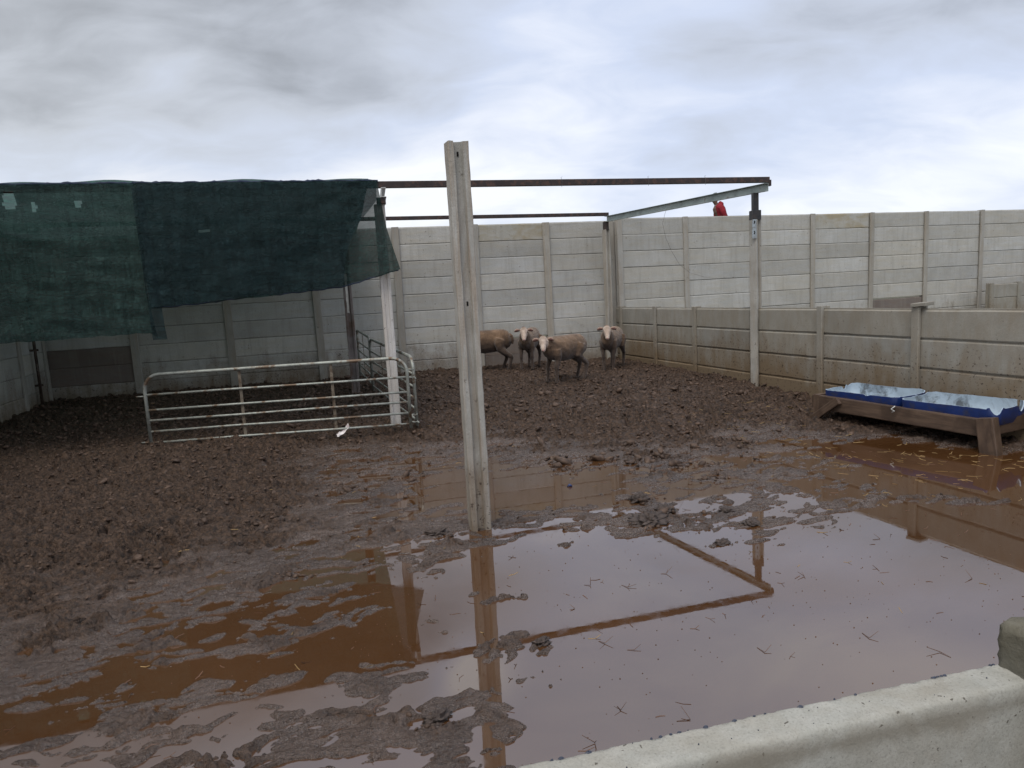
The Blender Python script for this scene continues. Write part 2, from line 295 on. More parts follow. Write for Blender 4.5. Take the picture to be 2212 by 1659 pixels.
# ================================================================ terrain
CTRL = [(-6.62, 9.76, 0.2, 1.5), (-12.33, 17.72, 0.36, 1.5), (-5.96, 11.01, 0.24, 1.5), (-3.7, 9.01, 0.17, 1.5), (-2.52, 9.18, 0.2, 1.5), (-1.38, 9.9, 0.22, 1.5), (-0.74, 10.43, 0.25, 1.5), (0.58, 9.28, 0.2, 1.5), (1.84, 9.31, 0.19, 1.5), (2.66, 8.9, 0.14, 1.3), (2.95, 8.06, 0.08, 1.0), (0.5, 8.18, 0.14, 1.2), (1.27, 7.79, 0.11, 1.0), (1.63, 7.08, 0.07, 1.0), (-0.94, 8.7, 0.13, 1.0), (-1.14, 7.96, 0.05, 1.0), (-1.97, 8.29, 0.06, 0.8), (-3.01, 7.23, 0.1, 1.0), (-3.7, 7.14, 0.11, 1.0), (-4.83, 7.83, 0.12, 1.2), (-5.6, 7.78, 0.12, 1.3), (-4.57, 6.0, 0.09, 1.0), (-3.65, 5.33, 0.08, 1.2), (-3.2, 5.73, 0.09, 1.2), (-2.64, 5.8, 0.08, 1.0), (-2.23, 4.82, 0.06, 1.0), (-2.68, 4.44, 0.055, 1.0), (-3.14, 4.34, 0.055, 1.0), (-2.1, 5.94, 0.05, 0.8), (-1.76, 4.92, 0.035, 0.8), (-1.61, 5.35, 0.035, 0.8), (-1.71, 4.38, 0.022, 0.7), (-2.06, 4.1, 0.03, 0.8), (-2.4, 3.93, 0.03, 0.8), (-2.62, 3.65, 0.03, 0.9), (-2.7, 3.4, 0.025, 0.9), (-1.32, 5.35, 0.018, 0.6), (-1.22, 4.63, 0.018, 0.6), (-2.3, 6.82, 0.01, 0.6), (-2.0, 7.09, -0.006, 0.5), (-1.77, 7.36, -0.01, 0.5), (-1.34, 6.94, -0.006, 0.5), (-1.0, 6.86, -0.014, 0.6), (-0.66, 6.68, -0.016, 0.6), (-0.63, 5.82, -0.012, 0.5), (-0.43, 5.24, -0.008, 0.4), (-0.66, 5.04, 0.004, 0.4), (-1.01, 5.73, 0.008, 0.5), (-1.26, 6.24, 0.008, 0.4), (-1.5, 6.15, 0.002, 0.4), (-0.84, 4.84, 0.01, 0.4), (-0.63, 4.53, 0.02, 0.4), (-0.38, 4.45, 0.016, 0.4), (-0.23, 4.45, 0.008, 0.3), (-0.04, 4.56, 0.006, 0.3), (0.12, 4.69, 0.002, 0.3), (-0.11, 6.46, -0.014, 0.5), (-0.07, 5.71, -0.012, 0.5), (0.04, 5.16, -0.008, 0.4), (0.32, 5.63, -0.01, 0.5), (0.62, 5.57, -0.006, 0.4), (0.42, 5.08, 0.001, 0.4), (0.29, 6.44, 0.004, 0.5), (0.04, 7.27, 0.02, 0.6), (-0.27, 7.52, 0.01, 0.4), (0.64, 6.85, 0.03, 0.6), (1.05, 6.53, 0.03, 0.6), (1.38, 6.61, 0.04, 0.5), (1.48, 5.94, 0.016, 0.4), (1.11, 5.72, 0.01, 0.4), (0.83, 5.95, 0.008, 0.4), (1.9, 7.21, 0.03, 0.6), (2.28, 7.16, 0.018, 0.5), (1.8, 6.07, 0.008, 0.4), (2.02, 5.86, 0.004, 0.4), (2.64, 6.85, 0.012, 0.4), (2.53, 6.01, 0.002, 0.4), (1.84, 5.05, 0.002, 0.4), (1.58, 5.21, 0.006, 0.4), (1.28, 5.15, 0.004, 0.4), (0.92, 4.93, 0.018, 0.3), (0.78, 5.13, 0.004, 0.3), (0.58, 4.71, 0.006, 0.3), (0.78, 4.38, 0.008, 0.3), (1.0, 4.56, 0.012, 0.3), (1.23, 4.61, 0.001, 0.3), (1.37, 4.43, 0.004, 0.3), (1.62, 4.54, -0.002, 0.3), (1.92, 4.81, -0.004, 0.4), (2.26, 4.96, 0.004, 0.3), (2.56, 5.03, 0.004, 0.3), (2.07, 4.56, 0.001, 0.3), (2.32, 4.62, -0.012, 0.4), (2.99, 6.38, -0.008, 0.4), (2.97, 5.92, -0.01, 0.4), (3.37, 6.28, -0.012, 0.4), (3.2, 5.61, -0.012, 0.4), (2.75, 5.26, 0.002, 0.3), (3.63, 5.68, -0.02, 0.6), (3.78, 5.33, -0.02, 0.6), (3.22, 5.03, -0.012, 0.4), (3.44, 4.99, -0.01, 0.4), (2.97, 5.02, -0.01, 0.3), (3.38, 4.53, -0.02, 0.6), (2.87, 4.42, -0.03, 0.6), (3.23, 7.46, 0.06, 0.6), (3.55, 7.59, 0.07, 0.6), (4.12, 7.23, 0.05, 0.8), (4.38, 6.51, 0.03, 0.8), (4.68, 6.32, 0.05, 0.8), (0.5, 4.1, -0.04, 0.5), (0.21, 4.15, -0.03, 0.4), (-0.02, 4.1, -0.025, 0.4), (0.89, 3.97, -0.03, 0.5), (1.29, 3.91, -0.025, 0.4), (1.63, 4.09, -0.008, 0.3), (1.83, 4.14, -0.002, 0.3), (1.43, 4.16, 0.001, 0.3), (1.83, 3.9, -0.04, 0.5), (0.88, 3.39, -0.05, 0.8), (1.29, 3.23, -0.05, 0.8), (2.25, 3.69, -0.05, 0.8), (2.23, 3.11, -0.05, 0.8), (1.6, 2.95, -0.05, 0.8), (1.07, 2.69, -0.05, 0.8), (0.53, 2.86, -0.05, 0.7), (0.39, 3.34, -0.05, 0.6), (0.18, 3.6, -0.04, 0.5), (0.01, 3.23, -0.03, 0.4), (0.21, 2.71, -0.03, 0.4), (0.35, 2.38, -0.05, 0.6), (0.7, 2.4, -0.05, 0.8), (1.15, 2.45, -0.05, 0.8), (0.09, 2.37, -0.02, 0.3), (0.11, 2.17, -0.03, 0.4), (0.07, 2.62, -0.015, 0.3), (-0.36, 4.08, -0.012, 0.3), (-0.61, 4.31, -0.004, 0.3), (-0.45, 3.87, -0.02, 0.3), (-0.78, 4.06, -0.004, 0.3), (-0.98, 4.22, 0.01, 0.3), (-0.56, 4.08, 0.01, 0.2), (-1.24, 4.19, 0.006, 0.4), (-0.87, 3.8, -0.0121, 0.4), (-1.09, 3.96, 0.003, 0.3), (-0.67, 3.53, -0.0163, 0.4), (-0.49, 3.51, -0.025, 0.4), (-0.83, 3.33, -0.0129, 0.4), (-0.52, 3.11, -0.025, 0.4), (-1.1, 3.57, 0.008, 0.3), (-0.94, 3.24, 0.002, 0.3), (-1.13, 3.32, -0.0093, 0.3), (-0.93, 3.02, -0.0129, 0.4), (-0.7, 2.91, -0.0121, 0.3), (-1.2, 2.93, -0.0129, 0.4), (-1.42, 2.87, -0.0121, 0.4), (-1.4, 3.11, 0.0, 0.3), (-1.18, 3.12, 0.006, 0.3), (-1.6, 3.08, 0.009, 0.3), (-1.81, 3.19, 0.006, 0.3), (-1.93, 3.09, -0.004, 0.3), (-1.68, 2.83, -0.0107, 0.3), (-1.87, 2.74, -0.0093, 0.3), (-1.98, 2.56, -0.01, 0.3), (-1.81, 2.54, -0.0093, 0.3), (-2.02, 2.99, 0.012, 0.4), (-2.24, 2.94, 0.012, 0.4), (-2.11, 2.75, 0.006, 0.3), (-1.47, 3.63, -0.002, 0.3), (-1.59, 3.37, -0.004, 0.3), (-1.86, 3.66, 0.01, 0.3), (-1.97, 3.51, 0.008, 0.3), (-1.42, 3.85, 0.01, 0.3), (-1.75, 4.03, 0.012, 0.4), (-1.42, 4.31, 0.0, 0.3), (-2.1, 3.77, 0.0, 0.25), (-0.17, 3.41, -0.03, 0.3), (-0.17, 3.16, -0.02, 0.2), (-0.39, 3.23, -0.012, 0.2), (-0.49, 2.93, -0.02, 0.3), (-0.32, 2.8, -0.012, 0.25), (-0.53, 2.78, -0.008, 0.25), (-0.68, 2.72, 0.006, 0.2), (-0.84, 2.67, 0.0, 0.25), (-0.98, 2.62, -0.003, 0.3), (-1.18, 2.67, 0.004, 0.3), (-1.4, 2.65, 0.006, 0.3), (-1.58, 2.57, 0.008, 0.3), (-1.41, 2.41, 0.006, 0.3), (-1.55, 2.34, 0.006, 0.3), (-1.21, 2.43, 0.0, 0.3), (-1.04, 2.47, -0.004, 0.3), (-1.07, 2.28, 0.003, 0.3), (-0.83, 2.33, 0.008, 0.3), (-0.74, 2.43, 0.008, 0.3), (-0.63, 2.26, 0.012, 0.3), (-0.52, 2.47, 0.01, 0.25), (-0.64, 2.62, 0.003, 0.2), (-0.38, 2.35, 0.022, 0.25), (-0.33, 2.51, 0.01, 0.25), (-0.46, 2.28, 0.003, 0.2), (-0.3, 2.23, 0.014, 0.3), (-0.18, 2.41, 0.012, 0.25), (-0.11, 2.33, 0.003, 0.2), (-0.14, 2.19, -0.004, 0.2), (-1.86, 2.38, -0.004, 0.3), (-1.69, 2.31, 0.004, 0.3), (-1.78, 2.13, 0.003, 0.6), (-1.46, 2.11, 0.003, 0.6), (-1.14, 2.08, 0.003, 0.6), (-0.83, 2.06, 0.003, 0.6), (-0.52, 2.04, 0.003, 0.6), (-0.23, 2.01, 0.002, 0.5), (0.06, 1.93, -0.03, 0.6), (3.2, 3.4, -0.04, 1.0), (4.2, 3.2, -0.04, 1.0), (4.6, 4.2, -0.03, 1.0), (2.6, 2.0, -0.04, 1.0), (3.6, 1.6, -0.04, 1.0), (5.2, 2.5, -0.04, 1.2), (-3.6, 2.4, 0.01, 1.0), (-4.2, 4.0, 0.05, 1.0), (-2.8, 1.6, 0.0, 1.0)]
ISLES = [(-0.17, 3.47, 0.134, 0.066, 0.03), (-0.09, 3.04, 0.107, 0.043, 0.03), (-0.16, 2.94, 0.125, 0.088, 0.022), (0.09, 2.93, 0.073, 0.056, 0.026), (0.1, 2.75, 0.049, 0.043, 0.014), (0.02, 2.66, 0.095, 0.027, 0.012), (-0.25, 2.68, 0.057, 0.034, 0.012), (-0.08, 2.43, 0.096, 0.051, 0.02), (-0.11, 2.23, 0.048, 0.029, 0.012), (-0.68, 2.73, 0.116, 0.05, 0.014), (-0.47, 3.27, 0.103, 0.05, 0.014), (0.29, 4.23, 0.053, 0.049, 0.012), (1.22, 4.03, 0.084, 0.047, 0.02), (1.06, 4.31, 0.134, 0.069, 0.014), (0.39, 4.42, 0.122, 0.071, 0.01), (2.0, 5.09, 0.105, 0.074, 0.012), (2.84, 4.63, 0.288, 0.101, 0.018), (3.12, 4.53, 0.188, 0.067, 0.014), (-0.61, 3.86, 0.162, 0.055, 0.016), (-0.72, 4.21, 0.117, 0.073, 0.02)]

def ground_z(x, y):
    x = np.asarray(x, float); y = np.asarray(y, float); num = np.zeros_like(x); den = np.full_like(x, 1e-9)
    wx = x+.10*perlin(x/.45, y/.45, 31)*np.clip(y/5, .4, 1); wy = y+.16*perlin(x/.45, y/.45, 37)*np.clip(y/5, .4, 1)
    for (cx, cy, e, s) in CTRL:
        sx = .050*cy*s/.6; sy = .035*cy*(1+.14*cy)*s/.6
        k = np.exp(-np.minimum(((wx-cx)/sx)**2+((wy-cy)/sy)**2, 40)*.5)/(s*s); num += k*e; den += k
    # far from any control point: fall back on the slope of the yard
    base = np.interp(y, [0, 3, 7, 11, 14], [-.04, -.0, .10, .25, .34]); k = 2e-4; num += k*base; den += k
    E_ = num/den - .017*sst(4.5, 5.2, y)*(1-sst(6.8, 8.0, y))*sst(-2.4, -1.2, x)
    fx_ = .045*perlin(x/.11, y/.09, 131)+.02*perlin(x/.04, y/.03, 133); fy_ = .045*perlin(x/.10, y/.09, 137)+.02*perlin(x/.04, y/.03, 139)
    for (cx, cy, a, b, h) in ISLES:
        az = radians(17); dx = (wx-cx)*cos(az)+(wy-cy)*sin(az)*.0+(x-wx)*0; dy = wy-cy-(wx-cx)*.15
        E_ = np.maximum(E_, np.minimum((h+.060)*np.exp(-(((dx+fx_)/a)**2+((dy+fy_)/b)**2)*.8)-.045, .004))
    dist = np.clip(y/5, .42, 1.6)
    cal = sst(-.034, -.012, E_)                       # deep pool bottom stays smooth
    wet = 1-sst(.008, .055, E_)
    qx = x+.05*perlin(x/.2, y/.2, 3); qy = y+.07*perlin(x/.2, y/.2, 5)
    sy_ = qy-.30*qx; z = E_ - .0045*wet*cal + cal*(.0155*fbm(qx/.62, sy_/.30, 4, 11, .6)*dist + .0165*fbm(qx/.22, sy_/.10, 5, 21, .62)*dist**.5)
    sw = perlin(qx/.30, qy/.11, 91); z = z + cal*wet*.005*(1-2*np.abs(sw))*dist
    isl = sst(.10, .50, perlin(qx/.30, sy_/.085, 171)+.4*perlin(qx/.11, sy_/.05, 173)); pud = sst(.10, .45, perlin(qx/.34, sy_/.10, 181)+.4*perlin(qx/.12, sy_/.05, 183))
    band = (1-sst(7.2, 8.0, y)); z = z+band*isl*.014*sst(-.022, -.010, E_)*(1-sst(.0, .006, E_))-band*pud*.017*sst(-.004, .003, E_)*(1-sst(.016, .028, E_))
    dry = sst(.010, .042, z+.016*fbm(x/.45, y/.4, 3, 51)); lump = sst(.22, .60, perlin(qx/.33, qy/.22, 151)+.35*perlin(qx/.12, qy/.09, 157))*sst(-.006, .004, E_)*(1-dry); z = z+lump*.011; dry = np.maximum(dry, lump*.6)
    r1 = np.abs(perlin(qx/.105, qy/.085, 61)); r2 = np.abs(perlin(qx/.055, qy/.048, 67)); r3 = np.abs(perlin(x/.034, y/.032, 71)); r0 = perlin(qx/.26, qy/.22, 63)
    pat = .55+.75*sst(-.35, .45, perlin(x/.55, y/.5, 97)); z = z + dry*pat*(.058*(r1**.5-.5)+.040*(r2**.5-.45)+.018*(r3**.7-.4)+.020*r0)
    hoof = sst(.30, .62, perlin(qx/.10, qy/.085, 77)); z = z - hoof*(.060*dry+.006*cal*sst(.0, .02, z))
    z = z + cal*(1-dry)*.0022*fbm(x/.04, y/.034, 3, 81)
    k_ = (1-dry)*cal; z = z*(1-k_*.35)+k_*.0060*np.tanh((z-.001)/.0022)
    return z, dry, wet
XL = lambda y: 4.24-.318*(y-7.16)
def grid_mesh():
    nu, nv = 820, 1020
    yv = 1.15*(14.5/1.15)**np.linspace(0, 1, nv)
    Lx = -(.9+.80*yv); Rx = np.minimum(1.6+.95*yv, XL(yv)+.25)
    u = np.linspace(0, 1, nu)[None, :]; Xg = Lx[:, None]*(1-u)+Rx[:, None]*u; Yg = np.repeat(yv[:, None], nu, 1)
    Zg, dry, wet = ground_z(Xg.ravel(), Yg.ravel())
    co = np.stack([Xg.ravel(), Yg.ravel(), Zg], 1).astype(np.float32)
    i = np.arange(nv-1)[:, None]*nu+np.arange(nu-1)[None, :]; q = np.stack([i, i+1, i+nu+1, i+nu], -1).reshape(-1).astype(np.int32)
    me = bpy.data.meshes.new('muddy_ground'); n = (nv-1)*(nu-1)
    me.vertices.add(nu*nv); me.vertices.foreach_set('co', co.ravel()); me.loops.add(n*4); me.loops.foreach_set('vertex_index', q)
    me.polygons.add(n); me.polygons.foreach_set('loop_start', np.arange(0, n*4, 4, dtype=np.int32)); me.polygons.foreach_set('loop_total', np.full(n, 4, np.int32))
    me.update(calc_edges=True); me.shade_smooth()
    a = me.attributes.new('dryness', 'FLOAT', 'POINT'); a.data.foreach_set('value', dry.astype(np.float32))
    return me
def gz(x, y): return float(ground_z(np.array([x]), np.array([y]))[0][0])

M = Mat('trampled_mud'); p = M.pos(); dry = M.attr('dryness').outputs['Fac']
n1_ = M.noise(p, 1.3, 5, .6, .5); n2_ = M.noise(p, 26, 6, .7, .5); n3_ = M.noise(p, 90, 4, .7)
cw = M.mix(M.ramp(n1_, [(.35, 0.0), (.65, 1.0)]), (.060, .035, .023), (.112, .070, .048))
cdr = M.mix(M.ramp(n2_, [(.36, 0.0), (.64, 1.0)]), (.020, .012, .008), (.125, .076, .048))
c = M.mix(dry, cw, cdr); c = M.mix(M.ramp(n3_, [(.3, .6), (.55, 0.0)]), c, (.014, .009, .007))
chaff = M.noise(M.pos((1, 1, 1)), 130, 2, .5, .8); c = M.mix(M.math('MULTIPLY', M.ramp(chaff, [(.70, 0.0), (.76, .6)]), M.ramp(n1_, [(.4, .2), (.6, 1.0)])), c, (.25, .19, .11))
r_ = M.math('ADD', M.math('MULTIPLY', dry, .30), M.ramp(n2_, [(.3, .10), (.7, .36)]))
M.set(Base_Color=c, Roughness=r_); M.l(M.math('SUBTRACT', 1.0, M.math('MULTIPLY', dry, .70)), M.b.inputs['Specular IOR Level'])
M.bump(M.math('ADD', M.noise(p, 60, 5, .7), M.math('MULTIPLY', n3_, .6)), 1.0, .014, M.bump(M.noise(M.pos((1, 1.5, 1)), 16, 4, .6, .8), .8, .05)); M_MUD = M.m
mud = link_mesh('muddy_ground', grid_mesh(), label='trampled brown mud of the sheep pen, churned dry at the back and sodden in front', kind='structure'); mud.data.materials.append(M_MUD)

M = Mat('turbid_rain_water'); p = M.pos()
c = M.mix(M.ramp(M.noise(p, .9, 4, .5, .4), [(.35, 0.0), (.65, 1.0)]), (.058, .025, .009), (.080, .037, .015))
film = M.noise(p, 14, 4, .6, .3)
M.set(Base_Color=c, Roughness=M.ramp(film, [(.45, .015), (.75, .07)]), IOR=2.25); M.bump(M.noise(p, 5, 3, .5), .012, .01); M_WATER = M.m
wm = MB(); wm.add([(-6.2, -2, 0), (7.2, -2, 0), (XL(10.5)+.05, 10.5, 0), (-7.3, 10.5, 0)], [(0, 1, 2, 3)])
wm.build('puddle_water', M_WATER, label='shallow brown rain water lying over the front of the pen', kind='structure')
M = Mat('field_soil'); p = M.pos(); c = M.mix(M.ramp(M.noise(p, .3, 5, .6), [(.35, 0.0), (.65, 1.0)]), (.09, .075, .045), (.06, .075, .03)); M.set(Base_Color=c, Roughness=.9); M.bump(M.noise(p, 3, 5, .6), .5, .05)
gm = MB(); gm.add([(-900, -900, -.16), (900, -900, -.16), (900, 900, -.16), (-900, 900, -.16)], [(0, 1, 2, 3)]); gm.build('ground', M.m, label='open soil around the pens reaching to the horizon', kind='structure')

# ================================================================ precast walls
def panel_mesh(L, h, t=.048, ch=.010, gap=.007, seed=0, lip=.0):
    """precast panel lying along x, base at z=0; chamfered long edges, edge line slightly uneven"""
    rr = random.Random(seed); m = MB(); n = 7; prof = []
    H = h-gap
    base = [(-t/2, ch), (-t/2, H-ch), (-t/2+ch*.7+lip, H), (-t/6, H), (-t/6, h+.003), (t/6, h+.003), (t/6, H), (t/2-ch*.7-lip, H), (t/2, H-ch), (t/2, ch), (t/2-ch*.7, 0), (-t/2+ch*.7, 0)]
    k = len(base); vs = []
    for i in range(n+1):
        x = -L/2+L*i/n; j = rr.uniform(-.0018, .0018); j2 = rr.uniform(-.0022, .0022)
        for (y, z) in base: vs.append((x, y+rr.uniform(-.0007, .0007), z+(j if z > H/2 else j2)))
    fs = [(i*k+j, (i+1)*k+j, (i+1)*k+(j+1) % k, i*k+(j+1) % k) for i in range(n) for j in range(k)]
    fs += [tuple(range(k)), tuple(range(n*k, n*k+k))[::-1]]
    m.add(vs, fs); return m.mesh('panel')
def h_poly(wd, dp, slot_w, slot_d, b=.006):
    """plan outline of a slotted post; slots face -x and +x"""
    a, c, s_, d = wd/2, dp/2, slot_w/2, slot_d
    return [(-a+b, -c), (a-b, -c), (a, -c+b), (a, -s_-.004), (a-d, -s_+.004), (a-d, s_-.004), (a, s_+.004), (a, c-b), (a-b, c), (-a+b, c), (-a, c-b), (-a, s_+.004), (-a+d, s_-.004), (-a+d, -s_+.004), (-a, -s_-.004), (-a, -c+b)]
_pm = {}
def get_panel(L, h, mat, var, lip=0, ch=.010, gap=.007, t=.048):
    k = (round(L, 2), h, mat.name, var, lip)
    if k not in _pm:
        me = panel_mesh(round(L, 2), h, seed=len(_pm), lip=lip, ch=ch, gap=gap, t=t); me.materials.append(mat); _pm[k] = me
    return _pm[k]
def wall(name, label, org, az, stations, ztop, rows, h, pmat, postmat, pw=.115, pd=.12, special={}, post_extra=.01, group=None, lip=0, ch=.010, gap=.007, skip=(), slope=0, cat='wall', kind=None):
    W = empty(name, label, cat, (org[0], org[1], 0), rot_of(az), group, kind)
    for i, s in enumerate(stations):
        if i in skip: continue
        zt = ztop+slope*s+post_extra+random.uniform(-.006, .008)
        m = MB(); m.prism(h_poly(pw, pd, .055, .022), -.12, zt, n=5, jit=.0015, seed=i)
        o = m.build('post', postmat, W); o.location = (s, 0, 0); o.rotation_euler = (random.uniform(-.006, .006), random.uniform(-.008, .008), 0)
    for i in range(len(stations)-1):
        a, b = stations[i]+pw/2-.016, stations[i+1]-pw/2+.016; tilt = random.uniform(-.0035, .0035); dz0 = random.uniform(-.008, .008)
        for r in range(rows):
            sp = special.get((i, r), {}); me = get_panel(b-a, h, sp.get('mat', pmat), (i+r) % 3, lip, ch, gap)
            z = ztop+slope*(a+b)/2-h*(r+1)+sp.get('dz', 0)
            o = link_mesh('panel', me, W, ((a+b)/2, random.uniform(-.0035, .0035), z), (random.uniform(-.006, .006), tilt+random.uniform(-.0012, .0012)+sp.get('tilt', 0), 0), label=sp.get('label'))
    return W
# back wall left of the corner
hl = [0, 1.30, 2.69, 4.14, 5.57, 7.07, 8.59, 10.08, 11.55]
hl = [-s for s in hl][::-1]+[1.1]
DK = dict(mat=M_BROWN, label='darker brown panel')
nb = len(hl)-2
wall('back_wall', 'tall pale concrete panel wall across the back, behind the sheep and the green net', (2.06, 13.68), 77.2, hl, 2.855, 9, .302, M_HIGH, M_POST, pw=.13,
     special={(nb-2, 0): dict(mat=M_STAIN, label='ochre stained top panel'), (nb-2, 7): dict(mat=M_BROWN, label='dark brown panel sagging below a gap', dz=-.018, tilt=.004), (nb-2, 8): dict(mat=M_BROWN, label='darker brown panel'), (1, 6): DK, (1, 7): DK})
# back wall right of the corner
hr = [0, 1.41, 2.90, 4.34, 5.84, 7.34, 8.94, 10.4, 11.9, 13.4, 14.9, 16.4]
wall('boundary_wall', 'tall pale concrete wall running right from the corner, beyond the low pen wall', (2.202, 13.56), 72.4, [s*1.035 for s in hr], 2.879, 9, .3105, M_HIGH, M_POST, pw=.11,
     special={(3, 0): dict(mat=M_STAIN, label='ochre stained top panel'), (4, 6): dict(mat=M_BROWN, label='purplish brown panel dropped below an open gap', dz=-.022), (4, 7): dict(dz=-.01)})
# side wall on the left, parallel to the low wall
wall('left_side_wall', 'tall concrete side wall at the far left, half hidden by the green net', (-7.30, 10.30), 162.4, [-1.12, 0, 1.45, 2.9, 4.35, 5.8, 7.25, 8.7], 2.85, 9, .302, M_HIGH, M_POST, pw=.11)
# low wall: stations measured from the back corner towards the viewer
lw0 = (2.20, 13.42)
lws = [-.26, 0, 1.30, 2.54, 3.92, 5.27, 6.62, 7.98, 9.34, 10.7, 12.06]
LW = wall('low_pen_wall', 'low grey concrete panel wall, mud splashed, running from the back corner past the blue troughs', lw0, 180-17.64, lws, 1.19, 4, .3, M_LOW, M_LOW, pw=.09, pd=.125, post_extra=.022, lip=.004, ch=.013, gap=.014, skip=(0, 4))
cp = MB(); cp.box((0, 0, .02), (.15, .17, .035), .25, .004); o = cp.build('cap_block', M_LOW, LW); o.location = (lws[6]+.03, .0, 1.215); o.rotation_euler = (.05, -.06, 0)
# short low wall of the next pen, far right
wall('neighbouring_pen_wall', 'small brownish low concrete wall in front of the tall wall at the right edge', (10.72, 15.50), 72.4, [0, .84, 2.2, 3.6, 5.0], 1.19, 4, .3, M_LOW, M_LOW, pw=.11, pd=.12, post_extra=.02)
# ---------------------------------------------------------------- near wall, right under the camera
NW = empty('near_wall', 'pale concrete wall top with a chipped edge in the bottom right corner', 'wall', (.003, .486, 0), rot_of(76.7))
def near_panel(x0, x1, ztop, h, th):
    nx = int((x1-x0)/.0028); prof = [(th, -h), (th, -.12), (th, -.02), (th, -.006), (th*.985, -.0008)] + [(th*t_, 0.0) for t_ in (.94, .85, .7, .5, .3, .15)] + [(.0022, -.0008), (0, -.004), (-.0006, -.014), (0, -.05), (0, -.12), (0, -h)]
    k = len(prof); xs = np.linspace(x0, x1, nx); vs = []
    ch = perlin(xs/.016, xs*0, 5)*.0028+perlin(xs/.0055, xs*0+3, 6)*.0016; ch = np.maximum(ch, -.0004); rough = perlin(xs/.09, xs*0+7, 8)*.0008
    fs = []
    for i, x in enumerate(xs):
        for j, (y, z) in enumerate(prof):
            if j in (3, 4): y2 = y-ch[i]*(1.6 if j == 4 else 1)-rough[i]; z2 = z-(ch[i]*.8 if j == 4 else 0)
            else: y2, z2 = y, z
            if 5 <= j <= 10: z2 += .0007*float(perlin(x/.03, y/.02, 12))+.0005*float(perlin(x/.006, y/.006, 13))
            vs.append((x, y2, ztop+z2))
    n = len(xs)
    fs = [(i*k+j, (i+1)*k+j, (i+1)*k+(j+1) % k, i*k+(j+1) % k) for i in range(n-1) for j in range(k)]
    fs += [tuple(range(k)), tuple(range((n-1)*k, n*k))[::-1]]
    m = MB(); m.add(vs, fs); return m
near_panel(-1.05, .474, 1.19, .30, .035).build('panel', M_NEAR, NW, True)
for k in range(1, 4):
    m = MB(); m.box((-.30, .02, 1.19-.30*k-.15), (1.51, .044, .292), 0, .008); m.build('panel', M_NEAR, NW)
def ragged_post(w_, d_, z0, z1, seed):
    m = MB(); n = 14; poly = []
    for (a, b, c_, d) in ((-1, -1, 1, -1), (1, -1, 1, 1), (1, 1, -1, 1), (-1, 1, -1, -1)):
        for i in range(n): t_ = i/n; poly.append(((a+(c_-a)*t_)*w_/2, (b+(d-b)*t_)*d_/2))
    rr = random.Random(seed); k = len(poly); vs = []; zs = [z0, z1-.10]+[z1-.10+.005*i for i in range(1, 19)]+[z1-.006, z1]
    for zi, z in enumerate(zs):
        for (x, y) in poly:
            s_ = 1-.0-(.06 if zi == len(zs)-1 else 0); q = .0010 if z > z1-.11 else 0
            vs.append((x*s_+rr.uniform(-q, q), y*s_+rr.uniform(-q, q), z+(rr.uniform(-.002, .002) if zi else 0)))
    fs = [(i*k+j, i*k+(j+1) % k, (i+1)*k+(j+1) % k, (i+1)*k+j) for i in range(len(zs)-1) for j in range(k)]
    vs.append((0, 0, z1+.001)); c0 = len(vs)-1; fs += [((len(zs)-1)*k+j, (len(zs)-1)*k+(j+1) % k, c0) for j in range(k)]
    m.add(vs, fs); return m
M_BROKEN = concrete('broken_mossy_concrete', (.07, .065, .05), (.17, .16, .125), (.10, .085, .05), mud=0, grain=(3, 3, 3), tone=(1, 1), bumpd=.004)
o = ragged_post(.12, .065, -.1, 1.236, 4).build('post', M_BROKEN, NW, True, label='dark broken-topped post end'); o.location = (.530, .0, 0)
o = near_panel(.60, 2.0, 1.19, .30, .035).build('panel', M_NEAR, NW, True)
ag = MB()
for i in range(70):
    x = random.uniform(-.35, .47); y = random.choice([.035, .035, .035, random.uniform(.004, .033)]); r = random.uniform(.0010, .0034) if y > .0349 else random.uniform(.0005, .0010)
    bm_pts = [(cos(a)*r*random.uniform(.7, 1.2), sin(a)*r*random.uniform(.6, 1.1)) for a in np.linspace(0, 2*pi, 7)[:-1]]
    b0 = [(x+p_[0], y+p_[1]*.8-(.0012 if y > .0349 else 0), 1.19-.0004) for p_ in bm_pts]; t0 = [(x+p_[0]*.5, y+p_[1]*.4-(.0012 if y > .0349 else 0), 1.19+.0009) for p_ in bm_pts]
    ag.add(b0+t0, [(j, (j+1) % 6, 6+(j+1) % 6, 6+j) for j in range(6)]+[tuple(range(6, 12))])
ag.build('exposed_aggregate', simple('blue_black_stone_chips', (.030, .036, .055), .5), NW, kind='stuff')

# ---------------------------------------------------------------- tall posts
def tall_post(label, x, y, z0, z1, rz, wd, dp, sw, sd_, mat, group=None, holes=()):
    P = empty('concrete_post', label, 'post', (x, y, 0), rz, group)
    m = MB(); m.prism(h_poly(wd, dp, sw, sd_), z0, z1, n=26, jit=.0022, seed=int(x*100)); m.build('shaft', mat, P)
    for (hx, hy, hz, ax) in holes:
        q = MB(); q.box((0, 0, 0), (.012, .012, .03) if ax == 'x' else (.012, .012, .03), 0, .002); o_ = q.build('bolt_hole', M_HOLE, P); o_.location = (hx, hy, hz)
    return P
